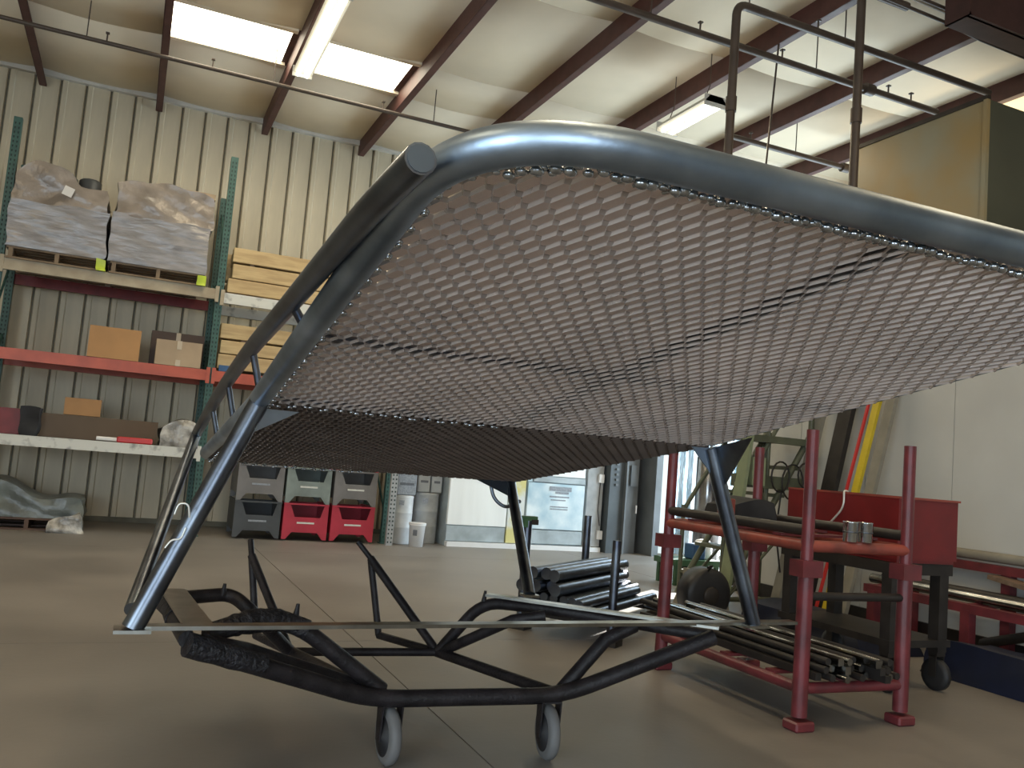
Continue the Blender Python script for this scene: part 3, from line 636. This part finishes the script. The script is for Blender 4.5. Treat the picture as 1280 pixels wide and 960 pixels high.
# expanded metal: zigzag strands, twisted so their faces lean to the near edge
LW, HROW = 0.050, 0.0335; SW, STH = 0.0085, 0.0034
R_ = 0.24
def inside(x, y, mgn):
    xa, xb, ya, yb = X0+mgn, X1-mgn, Y0_+mgn, YE-mgn
    if x < xa or x > xb or y < ya or y > yb: return False
    for cx, sx in ((xa+R_, -1), (xb-R_, 1)):
        if (x-cx)*sx > 0 and y < ya+R_ and (x-cx)**2+(y-ya-R_)**2 > R_*R_: return False
    return True
def mesh_panel(ya, yb):
    mb = MB(); welds = []; rows = int((yb-ya)/HROW)
    for j in range(rows+1):
        yc = ya+(j+0.5)*HROW; phase = (j % 2)*LW/2
        segs = []; cur = []
        n = int((X1-X0)/(LW/2))+4
        for i in range(-2, n):
            xc = X0+phase+i*LW/2; up = 1 if i % 2 == 0 else -1
            for dx in (-0.0055, 0.0055):
                p = (xc+dx, yc+up*HROW*0.5)
                if inside(p[0], min(max(p[1], Y0_), YE), 0.018) and ya-0.02 <= p[1] <= yb+0.01: cur.append(p)
                elif cur: segs.append(cur); cur = []
        if cur: segs.append(cur)
        for sg in segs:
            if len(sg) < 2: continue
            sg = [(max(X0+0.01, min(X1-0.01, sg[0][0]-0.012)), sg[0][1])]+sg+[(max(X0+0.01, min(X1-0.01, sg[-1][0]+0.012)), sg[-1][1])]
            welds += [sg[0], sg[-1]]
            vs = []
            wy, wz = -0.64*SW/2, 0.768*SW/2; ty, tz = 0.768*STH/2, 0.64*STH/2
            for (a, b) in sg:
                z = zr(b)-0.006
                vs += [(a, b+wy+ty, z+wz+tz), (a, b-wy+ty, z-wz+tz), (a, b-wy-ty, z-wz-tz), (a, b+wy-ty, z+wz-tz)]
            fs = []
            for k in range(len(sg)-1):
                for q in range(4): fs.append((k*4+q, k*4+(q+1) % 4, k*4+4+(q+1) % 4, k*4+4+q))
            mb.add(vs, fs)
    return mb, welds
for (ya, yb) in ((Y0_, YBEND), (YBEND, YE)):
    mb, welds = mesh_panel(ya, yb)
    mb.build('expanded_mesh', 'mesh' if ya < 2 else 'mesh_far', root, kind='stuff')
    wb_ = MB(); random.seed(3)
    for (a, b) in welds:
        if a > 1.2: continue
        wb_.blob((max(X0+0.030, min(X1-0.03, a)), b, zr(b)-0.016+random.uniform(-0.004, 0.004)), random.uniform(0.0055, 0.009), 6, 4, (1.2, 1, 0.8))
    if ya < 2:
        x = X0+0.1
        while x < X1-0.1:
            y = Y0_+0.033
            for cx, sx in ((X0+0.02+R_, -1), (X1-0.02-R_, 1)):
                if (x-cx)*sx > 0: y = Y0_+0.033+R_-math.sqrt(max(0, R_*R_-(x-cx)**2))
            wb_.blob((x, y, zr(y)-0.019+random.uniform(-0.003, 0.003)), random.uniform(0.0065, 0.0105), 7, 5, (1.3, 1, 0.9))
            if random.random() < 0.6: wb_.tube([(x+0.004, y, zr(y)-0.019), (x+random.uniform(-0.02, 0.02), y+0.03, zr(y+0.03)-0.010)], 0.0035, 6)
            x += random.uniform(0.014, 0.026)
    wb_.build('weld_bead', 'weld', root, kind='stuff')
# side rail (left) that rises off the rim, with spacers, and its leg
rail = fillet([(0.325, 1.12, 1.505), (0.315, 1.35, 1.486), (0.315, 2.07, 1.43), (0.315, 2.76, 1.381), (0.315, 3.6, 1.284), (0.315, 4.62, 1.115), (0.075, 3.02, 0.54)], [0, 0.1, 0.3, 0.3, 0.3, 0.12, 0], 5)
MB().tube(rail[:27], 0.024, 14).tube(rail[26:], 0.024, 14).build('side_rail', 'steel_dark', root)
MB().cyl((0.3251, 1.1215, 1.5052), (0.3253, 1.1185, 1.5054), 0.0205, 14).build('tube_mouth', 'cabinet', root)
for y, z in ((2.05, 1.43), (2.72, 1.385), (3.35, 1.315), (3.9, 1.24)):
    MB().cyl((0.317, y, z), (0.355, y+0.02, zr(y)+0.01), 0.011, 8).build('spacer', 'steel_dark', root)
# legs
F1 = Vector((0.075, 2.74, 0.54)); F3 = Vector((2.355, 2.80, 0.54)); F2 = Vector((1.95, 4.02, 0.44)); L = Z(X0, YBEND-0.02, -0.01); R = Z(X1, YBEND, -0.01); C_ = Z(X1-0.04, YE-0.03, -0.01)
MB().tube([F1, L], TR, 20).build('leg', 'steel_dark', root)
MB().tube([F3, R], TR*0.95, 20).build('leg', 'steel_dark', root)
MB().tube([F2, C_], TR*0.95, 20).build('leg', 'steel_dark', root)
# gussets at leg tops
def tri(a, b, c, n): return MB().prism([a, b, c], Vector(n))
tri(L+Vector((0.02, 0, -0.02)), L+Vector((0.13, 0.02, -0.02)), L+Vector((-0.03, 0.02, -0.11)), (0, 0.006, 0)).build('gusset', 'steel', root)
tri(R+Vector((0, 0, 0.0)), R+Vector((-0.09, 0, 0.0)), R.lerp(F3, 0.22), (0, 0.006, 0)).build('gusset', 'steel', root)
tri(R+Vector((0, 0, 0.0)), R+Vector((0.0, -0.24, 0.044)), R.lerp(F3, 0.24), (0.006, 0, 0)).build('gusset', 'steel_dark', root)
tri(C_+Vector((0, 0, 0.02)), C_+Vector((-0.26, 0, 0.02)), C_.lerp(F2, 0.16)+Vector((0, 0, 0)), (0, 0.006, 0)).build('gusset', 'steel', root)
MB().tube(fillet([C_+Vector((-0.12, 0.02, 0)), C_+Vector((-0.10, 0.0, -0.10)), C_+Vector((-0.03, -0.02, -0.15)), C_+Vector((0.01, -0.13, -0.10))], 0.05), 0.011, 8).build('loop_handle', 'steel_dark', root)
# base ring of flat bar
flat((0.10, 2.755, 0.54), (2.60, 2.845, 0.54), 0.05, 0.012).build('base_bar', 'flat_bar', root)
flat((0.215, 3.42, 0.538), (0.26, 2.76, 0.538), 0.085, 0.010).build('base_bar', 'flat_bar', root)
flat((1.47, 3.44, 0.535), (2.16, 2.76, 0.535), 0.05, 0.010).build('base_bar', 'flat_bar', root)
for f in (F1, F3): MB().box(f+Vector((0, 0, -0.004)), (0.10, 0.08, 0.010)).build('foot_plate', 'flat_bar', root)
MB().box(F2, (0.08, 0.07, 0.012)).build('foot_plate', 'flat_bar', root)
MB().tube([(0.283, 2.99, 1.03), (0.275, 2.99, 0.93), (0.268, 3.0, 0.86)], 0.0022, 6).build('hanging_wire', 'wire', label='thin white wire dangling below far left corner of mesh deck', cat='wire')
MB().tube(fillet([(0.150, 2.70, 0.872), (0.158, 2.70, 0.905), (0.185, 2.695, 0.905), (0.192, 2.70, 0.865)], 0.02, 4), 0.003, 6).build('wire_hook', 'wire', label='upper bent pale wire hook on the front left leg', cat='hook')
MB().tube(fillet([(0.185, 2.70, 0.835), (0.175, 2.70, 0.80), (0.150, 2.70, 0.80), (0.135, 2.70, 0.775)], 0.02, 4), 0.003, 6).build('wire_hook', 'wire', label='lower bent pale wire hook on the front left leg', cat='hook')

# ================================================================ BLACK CART UNDER THE FRAME
t = thing('black_tube_cart', 'low black padded tube cart on two front casters under the steel frame', 'cart', (1.26, 3.3, 0))
FL, FR, BR, BL = Vector((0.93, 3.03, 0.235)), Vector((1.62, 2.99, 0.235)), Vector((1.36, 3.69, 0.24)), Vector((0.72, 3.73, 0.24))
TL, TRt = Vector((0.235, 2.82, 0.475)), Vector((2.19, 2.83, 0.485)); r = 0.028
MB().tube(fillet([TL, FL+Vector((-0.05, 0, 0)), FR, TRt], [0, 0.12, 0.12, 0], 6), [0.036]*2+[0.033]*5+[0.030]*9+[0.028]*0 if False else 0.031, 14).build('front_tube', 'black_tube', t)
MB().tube([TL+Vector((0.05, 0.03, 0.0)), (0.45, 3.06, 0.40), FL+Vector((-0.02, 0.06, 0.01))], 0.026, 12).build('side_tube', 'black_tube', t)
hump = fillet([(0.30, 2.95, 0.475), (0.40, 3.0, 0.495), (0.56, 3.06, 0.495), (0.64, 3.05, 0.465), FL+Vector((0.0, 0.03, 0.02))], 0.08, 5)
MB().tube(hump, 0.029, 12).build('side_tube', 'black_tube', t)
m = MB(); random.seed(9)
nn = 26
pp = [(0.31, 2.96, 0.48), (0.40, 3.0, 0.50), (0.48, 3.03, 0.508), (0.56, 3.06, 0.50), (0.64, 3.05, 0.47)]
pth = fillet(pp, 0.05, 5)
m.tube(pth, [0.032+0.009*math.sin(math.pi*i/(len(pth)-1))+random.uniform(-0.003, 0.003) for i in range(len(pth))], 12).build('padding', 'black_tape', t)
pth = [TL+Vector((0.0, 0.0, 0))+(FL-TL)*k*0.07 for k in range(6)]
MB().tube(pth, [0.036+random.uniform(-0.003, 0.004) for _ in pth], 12).build('padding', 'black_tape', t)
MB().tube([FR+Vector((0, 0.03, 0)), (1.80, 3.0, 0.44), (1.92, 2.98, 0.50)], 0.027, 12).build('side_tube', 'black_tube', t)
MB().tube([BL, BR], 0.018, 10).build('rear_tube', 'black_tube', t)
MB().tube([BR, FR], 0.023, 10).build('bottom_tube', 'black_tube', t)
MB().tube([BL, FL], 0.025, 10).build('bottom_tube', 'black_tube', t)
MB().tube(fillet([BR, (1.50, 3.56, 0.485), (1.72, 3.30, 0.50), TRt+Vector((0, 0.02, 0))], 0.1, 6), 0.025, 12).build('upper_tube', 'black_tube', t)
MB().tube([BR+Vector((0.01, 0, 0)), (1.52, 3.28, 0.46), (1.64, 3.22, 0.49)], 0.023, 10).build('brace_tube', 'black_tube', t)
MB().tube(fillet([BL, (0.50, 3.50, 0.46), (0.44, 3.58, 0.50), (0.19, 3.50, 0.49), TL+Vector((0, 0.02, 0.01))], 0.09, 6), 0.026, 12).build('upper_tube', 'black_tube', t)
MB().tube([(0.185, 3.50, 0.49), (0.21, 3.3, 0.49), (0.22, 3.15, 0.485)], [0.036, 0.033, 0.038], 10).build('padding', 'black_tape', t)
for (xa, ya, za) in ((0.405, 3.545, 0.50), (1.50, 3.545, 0.49), (0.60, 3.07, 0.51)): MB().tube([(xa, ya, za), (xa+0.004, ya, za+0.045)], [0.012, 0.006], 8).build('peg', 'black_tube', t)
for (T, top, tip, B) in (((1.18, 4.02, 0.245), (1.118, 4.06, 0.595), (1.06, 4.10, 0.665), BR), ((0.62, 4.03, 0.245), (0.570, 4.06, 0.59), (0.563, 4.10, 0.655), BL)):
    MB().tube([B, top], 0.019, 10).build('rear_brace', 'black_tube', t)
    MB().tube([T, top], 0.016, 10).build('rear_post', 'black_tube', t)
    MB().tube([Vector(top)+(Vector(top)-Vector(tip))*0.4, tip], 0.013, 10).build('rear_handle', 'black_tube', t)
    MB().tube([T, B], 0.018, 10).build('bottom_tube', 'black_tube', t)
for i, (cx, cy, rz) in enumerate(((0.965, 3.05, 0.05), (1.575, 3.0, -0.12))):
    R3 = Matrix.Rotation(rz, 3, 'Z')
    def loc(a, b, c): return Vector((cx, cy, 0))+R3 @ Vector((a, b, c))
    fo = MB(); 
    for s in (-1, 1): fo.prism([loc(s*0.034, -0.03, 0.215), loc(s*0.034, 0.03, 0.215), loc(s*0.034, 0.02, 0.085), loc(s*0.034, -0.02, 0.085)], R3 @ Vector((s*0.006, 0, 0)))
    fo.prism([loc(-0.04, -0.03, 0.21), loc(0.04, -0.03, 0.21), loc(0.04, 0.03, 0.21), loc(-0.04, 0.03, 0.21)], (0, 0, 0.008))
    fo.build('caster_fork', 'black_tube', t)
    wv = MB().lathe((0, 0, 0), [(0.075, -0.022), (0.092, -0.019), (0.1, -0.010), (0.1, 0.010), (0.092, 0.019), (0.075, 0.022)], 32, 'X')
    wv.v = [tuple(loc(*p)+Vector((0, 0, 0.1))) for p in wv.v]
    wl = wv.build('caster_wheel', 'wheel_grey', t)
    hb = MB().lathe((0, 0, 0), [(0.02, -0.036), (0.022, -0.030), (0.07, -0.023), (0.07, 0.023), (0.022, 0.030), (0.02, 0.036)], 20, 'X')
    hb.v = [tuple(loc(*p)+Vector((0, 0, 0.1))) for p in hb.v]; hb.build('hub', 'wheel_black', wl)

# ================================================================ STEEL STAKE RACK WITH RODS
A = Vector((2.55, 5.37, 0)); B = Vector((2.94, 4.84, 0)); ex = Vector((0.8, 0.6, 0)); ln = 1.0; ey = (B-A).normalized()
t = thing('stake_rack', 'low dark stake rack with four upright posts, bundled tubes lying across', 'rack', ((A+B)/2+ex*0.5))
tops = [0.72, 0.66, 0.74, 0.71]
for i, p in enumerate((A, B, A+ex*ln, B+ex*ln)):
    MB().cyl(p, p+Vector((0, 0, tops[i])), 0.030 if i % 2 == 0 else 0.028, 14).build('post', 'steel_dark', t)
    MB().box(p+Vector((0, 0, 0.02)), (0.12, 0.12, 0.04), rz=0.64).build('foot', 'dark_iron', t)
for p, q in ((A, B), (A+ex*ln, B+ex*ln), (A, A+ex*ln), (B, B+ex*ln)):
    flat(p+Vector((0, 0, 0.13)), q+Vector((0, 0, 0.13)), 0.05, 0.05).build('base_rail', 'dark_iron', t)
g = thing('clamp', 'green clamp gripping top of leftmost stake post', 'clamp', A+Vector((0, 0, 0.70)))
MB().box(A+Vector((0.0, 0, 0.735)), (0.12, 0.05, 0.03)).box(A+Vector((-0.03, -0.01, 0.70)), (0.03, 0.05, 0.05)).build('jaw', 'green_metal', g)
MB().box(A+Vector((0.04, -0.01, 0.712)), (0.05, 0.04, 0.035)).build('body', 'dark_iron', g)
random.seed(12)
spots = []
for row, (n, z) in enumerate(((7, 0.187), (6, 0.245), (4, 0.318), (3, 0.398))):
    for i in range(n): spots.append(((0.10+i*0.075+row*0.03, z, 0.029) if row < 2 else (0.09+i*0.085+(row-2)*0.042, z, 0.040)))
labels_row = ['bottom', 'second', 'third', 'top']
for si, (off, z, tr_) in enumerate(spots):
    p = A+ey*off+Vector((0, 0, z))-ex*random.uniform(0.08, 0.22); q = p+ex*random.uniform(1.05, 1.25)+ey*random.uniform(-0.03, 0.03)
    m = MB(); m.cyl(p, q, tr_, 14)
    tb = m.build('steel_tube', 'steel_dark', label='thin dark steel tube in lower rows of bundle on stake rack' if si < 13 else 'thick dark steel tube in upper rows of bundle on stake rack', cat='tube', group='thin tubes on the stake rack' if si < 13 else 'thick tubes on the stake rack')
for k in range(4):
    p = A+ey*(0.46+0.05*k)+Vector((0, 0, 0.43+0.0*k))-ex*0.0; 
# ================================================================ RED STACKING RACK (right)
rx0, rx1, ry0, ry1 = 2.93, 3.56, 3.14, 4.26
t = thing('stack_rack', 'dark red tubular stacking rack of two tiers holding long bars', 'rack', ((rx0+rx1)/2, 3.7, 0))
for (x, y, top) in ((rx0, ry0, 1.37), (rx1, ry0, 1.345), (rx0, ry1, 1.30), (rx1, ry1, 1.32)):
    MB().cyl((x, y, 0.06), (x, y, 0.76), 0.036, 18).build('lower_post', 'rack_red', t)
    MB().cyl((x, y, 0.70), (x, y, top), 0.029, 18).build('upper_post', 'rack_red', t)
    MB().cyl((x, y, top-0.001), (x, y, top+0.001), 0.022, 12).build('tube_mouth', 'hole', t)
    box(x-0.06, x+0.06, y-0.045, y+0.045, 0.69, 0.765).build('collar', 'rack_red', t)
    MB().bbev(x-0.055, x+0.055, y-0.05, y+0.05, 0, 0.045, 0.008).build('foot', 'rack_red', t)
for z, rad, m in ((0.185, 0.026, 'rack_red'), (0.83, 0.028, 'rack_red_bright')):
    for (a, b) in (((rx0, ry0), (rx1, ry0)), ((rx0, ry1), (rx1, ry1)), ((rx0, ry0), (rx0, ry1)), ((rx1, ry0), (rx1, ry1))):
        MB().cyl((*a, z), (*b, z), rad, 14).build('rail', m, t)
for (a, b) in (((rx0-0.0, ry0), (rx0, ry1)), ((rx1, ry0), (rx1, ry1))):
    MB().cyl((*a, 0.90), (*b, 0.90), 0.026, 14).build('rail', 'dark_iron', t)
for y in (3.35, 3.7, 4.05): box(rx0, rx1, y-0.03, y+0.03, 0.86, 0.872).build('deck_bar', 'rack_red', t)
for y in (3.35, 3.7, 4.05): box(rx0, rx1, y-0.03, y+0.03, 0.205, 0.22).build('deck_bar', 'rack_red', t)
MB().cyl((rx0, ry0, 0.60), (rx1, ry0, 0.60), 0.02, 12).build('brace', 'dark_iron', t)
random.seed(21)
k = 0
for row in range(3):
    for i in range(9-row):
        x = rx0+0.07+i*0.057+row*0.026; z = 0.243+row*0.034; y0 = ry0-random.uniform(0.02, 0.12); y1 = ry1+random.uniform(0.05, 0.45)
        m = MB()
        if (i+row) % 3 == 0: m.box((x, (y0+y1)/2, z), (0.034, y1-y0, 0.034))
        else: m.cyl((x, y0, z), (x, y1, z), 0.017, 10)
        m.build('steel_bar', 'rod_steel' if random.random() < 0.6 else 'dark_iron', label='long steel bar lying in the pile on lower tier of red rack', cat='bar', group='bars on the red rack')
for i, x in enumerate((3.19, 3.285)):
    c = thing('tin_cup', ['left', 'right'][i]+' of two shiny metal cups standing on front rail of red rack', 'cup', (x, ry0, 0.858))
    MB().lathe((x, ry0, 0.858), [(0.030, 0), (0.033, 0.004), (0.034, 0.092), (0.036, 0.096), (0.031, 0.097), (0.029, 0.012)], 24).build('body', 'tin', c)
    MB().lathe((x, ry0, 0.858), [(0.0345, 0.045), (0.0355, 0.048), (0.0345, 0.051)], 24).build('ring', 'steel_dark', c)
lumpy(3.22, 3.52, 4.06, 4.30, 0.874, 0.965, 0.014, 51, top=lambda u, v: 0.03*math.sin(math.pi*u)).build('welding_hood', 'black_cloth', label='black folded hood lying on back of red rack', cat='hood')
MB().bbev(3.14, 3.21, 4.02, 4.10, 0.873, 1.0, 0.006).build('red_tin', 'rack_red_bright', label='small red tin left of black hood on red rack', cat='tin')

# ================================================================ RED BOX ON ITS CART
t = thing('tool_cart', 'dark steel cart on casters carrying long red box', 'cart', (4.22, 4.05, 0))
box(3.98, 4.46, 3.6, 4.5, 0.655, 0.72).build('top_frame', 'dark_iron', t)
for (x, y) in ((4.02, 3.64), (4.40, 3.64), (4.02, 4.44), (4.40, 4.44)):
    box(x-0.035, x+0.035, y-0.035, y+0.035, 0.22, 0.655).build('leg', 'dark_iron', t)
    wv = MB().lathe((x, y, 0.09), [(0.06, -0.022), (0.09, -0.016), (0.09, 0.016), (0.06, 0.022)], 20, 'X'); wv.build('caster_wheel', 'wheel_black', t)
    MB().bb(x-0.034, x-0.028, y-0.025, y+0.025, 0.08, 0.2).bb(x+0.028, x+0.034, y-0.025, y+0.025, 0.08, 0.2).bb(x-0.034, x+0.034, y-0.03, y+0.03, 0.195, 0.22).build('caster_fork', 'dark_iron', t)
box(3.98, 4.46, 3.6, 4.5, 0.25, 0.29).build('lower_shelf', 'dark_iron', t)
t = thing('red_box', 'long plain red steel box standing on dark cart behind red rack', 'box', (4.22, 4.0, 0.722))
box(3.99, 4.0, 3.58, 4.47, 0.74, 1.085).build('side_panel', 'red_box', t)
box(4.0, 4.46, 3.58, 3.59, 0.74, 1.085).build('end_panel', 'red_box', t)
box(4.45, 4.46, 3.59, 4.47, 0.74, 1.085).build('side_panel', 'red_box', t)
box(4.0, 4.45, 4.46, 4.47, 0.74, 1.085).build('end_panel', 'red_box', t)
box(4.0, 4.45, 3.59, 4.46, 0.722, 0.742).build('bottom', 'red_box', t)
box(3.985, 4.0, 3.58, 4.47, 1.08, 1.092).bb(3.985, 4.47, 3.57, 3.585, 1.08, 1.092).bb(4.455, 4.47, 3.58, 4.47, 1.08, 1.092).build('rim', 'rack_red_bright', t)
MB().tube(fillet([(4.01, 3.98, 1.095), (3.978, 3.98, 1.10), (3.972, 3.97, 1.0), (3.972, 4.05, 0.92), (3.975, 4.10, 0.88)], 0.05), 0.006, 6).build('hanging_hook', 'wire', label='thin pale cord hooked over side of long red box', cat='cord')

# ================================================================ ALONG THE RIGHT WALL
t = thing('stock_rack', 'low purple-red steel rack along white wall holding long stock', 'rack', (5.5, 4.3, 0))
for y in (3.3, 4.19, 5.0):
    for x in (5.35, 5.75): box(x-0.035, x+0.035, y-0.035, y+0.035, 0, 0.62 if x > 5.5 else 0.36).build('post', 'rack_red', t)
box(5.32, 5.39, 2.9, 5.08, 0.34, 0.40).build('front_beam', 'rack_red', t)
box(5.70, 5.77, 2.9, 5.08, 0.60, 0.66).build('rear_beam', 'rack_red', t)
for y in (3.3, 4.19, 5.0): MB().tube([(5.35, y, 0.38), (5.74, y, 0.40)], 0.025, 8).build('cross_beam', 'rack_red', t)
for i, (x, z, r_, m, lb) in enumerate(((5.79, 0.665+0.045, 0.036, 'canvas', 'grey pipe lying nearest white wall above low rack'), (5.45, 0.437, 0.036, 'rod_steel', 'front pale pipe on low purple-red rack'), (5.58, 0.445, 0.040, 'dark_iron', 'dark middle pipe on low purple-red rack'))):
    if i == 0: x = 5.765
    MB().tube([(x, 3.0+0.1*i, z), (x, 5.12, z)], r_, 12).build('pipe', m, label=lb, cat='pipe')
MB().box((5.62, 3.75, 0.53), (0.14, 1.0, 0.03), rx=0.10, rz=-0.12).build('plank', 'wood_dark', label='brown wooden plank tilted on top of pipes along white wall', cat='plank')
MB().tube([(5.30, 3.35, 0.16), (5.42, 3.75, 0.28), (5.72, 4.35, 0.10)], 0.035, 8).build('bent_pipe', 'dark_iron', label='dark bent pipe under low rack near blue tarp', cat='pipe')
lumpy(4.75, 5.28, 2.6, 4.05, 0.0, 0.20, 0.02, 61, 14, 14, 6, taper=0.1).build('blue_tarp', 'blue_dark', label='dark blue folded tarp on floor at right edge', cat='tarp')
lumpy(4.62, 5.2, 4.4, 5.7, 0.0, 0.17, 0.02, 62, 10, 14, 6, taper=0.1).build('blue_tarp', 'blue_dark', label='dark blue folded tarp on floor behind cart of red box', cat='tarp')
# leaning stock
def lean(name, a, b, w_, th, m, label, cat): flat(a, b, w_, th, up=(1, 0, 0)).build(name, m, label=label, cat=cat)
lean('steel_beam', (5.30, 5.72, 0.0), (5.80, 5.72, 2.2), 0.15, 0.05, 'dark_iron', 'wide dark steel beam leaning on white wall above red box', 'beam')
lean('steel_beam', (5.35, 6.1, 0.0), (5.80, 6.0, 2.3), 0.10, 0.05, 'canvas', 'grey steel beam leaning on white wall, left of wide dark beam', 'beam')
lean('yellow_board', (5.28, 5.45, 0.0), (5.80, 5.36, 2.3), 0.065, 0.03, 'yellow', 'yellow board leaning on white wall right of wide dark beam', 'board')
lean('red_bar', (5.24, 5.52, 0.0), (5.79, 5.44, 2.3), 0.02, 0.02, 'bright_red', 'thin red bar leaning against the yellow board', 'bar')
lean('grey_channel', (5.30, 5.30, 0.0), (5.80, 5.22, 2.3), 0.09, 0.04, 'canvas', 'grey channel leaning on white wall, right of yellow board', 'bar')

# ================================================================ ROLLING STAIRS beyond the rack
t = thing('rolling_stairs', 'olive green steel rolling stairs standing before white wall', 'stairs', (5.2, 6.4, 0))
def bar(a, b, r_=0.022, nm_='rail', m='olive'): MB().tube([a, b], r_, 8).build(nm_, m, t)
for y in (6.05, 6.65):
    bar((4.70, y, 0.05), (5.65, y, 1.62), 0.028, 'side_beam')
    bar((4.72, y, 0.80), (5.62, y, 2.2), 0.02, 'handrail')
    bar((5.62, y, 0.05), (5.62, y, 2.2), 0.025, 'upright')
    bar((4.72, y, 0.05), (4.72, y, 0.85), 0.02, 'upright')
    bar((5.15, y, 0.75), (5.15, y, 1.55), 0.018, 'upright')
    bar((4.75, y, 0.10), (5.62, y, 0.10), 0.022, 'base_rail')
    bar((4.80, y, 0.12), (5.62, y, 0.95), 0.014, 'brace')
for i in range(6):
    x = 4.80+0.155*i; z = 0.26+0.25*i
    box(x-0.09, x+0.09, 6.05, 6.65, z-0.02, z+0.01).build('step', 'olive', t)
box(4.74, 5.66, 5.99, 6.05, 1.46, 1.52).build('platform_beam', 'olive', t)
box(4.76, 5.50, 5.99, 6.05, 1.06, 1.17).build('platform_beam', 'olive', t)
box(4.74, 5.66, 6.05, 6.65, 1.49, 1.51).build('platform', 'olive', t)
box(4.88, 5.02, 5.92, 5.98, 1.08, 1.32).build('control_box', 'olive_light', t, label='pale green box with slot')
lean('green_board', (4.62, 5.9, 0.0), (4.86, 5.95, 1.7), 0.13, 0.03, 'olive_light', 'pale green board standing beside rolling stairs', 'board')
for i, (y, z, r_) in enumerate(((5.96, 1.22, 0.11), (5.94, 1.18, 0.13), (5.92, 1.25, 0.09))):
    x = 5.22+0.12*i
    c = [(x+r_*math.cos(a)*0.9, y, z-0.05+r_*1.2*math.sin(a)) for a in [2*math.pi*k/18 for k in range(18)]]
    MB().tube(c, 0.008, 6, closed=True).tube([c[14], (x-0.02, y, 0.7), (x+0.05, y, 0.35)], 0.008, 6).build('hose_coil', 'dark_iron', label=['left', 'middle', 'right'][i]+' dark cable coil hanging on rolling stairs', cat='cable')

# ================================================================ things on the floor beyond the rack
t = thing('tank', 'large round black tank with flat face seen through red rack', 'tank', (4.12, 5.5, 0))
MB().lathe((4.10, 5.36, 0.235), [(0.155, 0), (0.19, 0.015), (0.20, 0.03), (0.20, 0.16), (0.16, 0.19)], 32, 'Y').build('body', 'rubber', t)
MB().lathe((4.10, 5.345, 0.235), [(0.06, 0), (0.07, 0.01), (0.07, 0.02)], 20, 'Y').build('cap', 'dark_iron', t)
box(3.96, 4.24, 5.36, 5.56, 0.0, 0.05).build('cradle', 'dark_iron', t)
MB().tube([(4.06, 5.36, 0.42), (4.06, 5.32, 0.46), (4.02, 5.32, 0.45)], 0.010, 6).build('valve', 'dark_iron', t)
lumpy(4.2, 4.5, 5.62, 6.0, 0.0, 0.36, 0.015, 71, taper=0.35).build('canvas_cover', 'canvas', label='grey canvas cover heaped behind round black tank', cat='cover')
t = thing('green_bench', 'low green steel bench with items behind the black tank', 'bench', (5.45, 7.6, 0))
box(5.2, 5.78, 7.4, 7.8, 0.20, 0.26).build('top', 'green_metal', t)
for x in (5.24, 5.74):
    for y in (7.45, 7.75): box(x-0.02, x+0.02, y-0.02, y+0.02, 0, 0.2).build('leg', 'green_metal', t)
box(5.35, 5.6, 7.42, 7.6, 0.06, 0.2).build('drawer', 'black_cloth', t)
MB().bbev(5.46, 5.62, 7.48, 7.64, 0.262, 0.42, 0.01).build('blue_box', 'blue', label='small blue box on low green bench', cat='box')
MB().lathe((5.68, 7.62, 0.262), [(0.08, 0), (0.10, 0.03), (0.10, 0.14), (0.07, 0.19), (0.03, 0.2)], 20).build('white_tub', 'plastic_white', label='white rounded tub on low green bench', cat='tub')
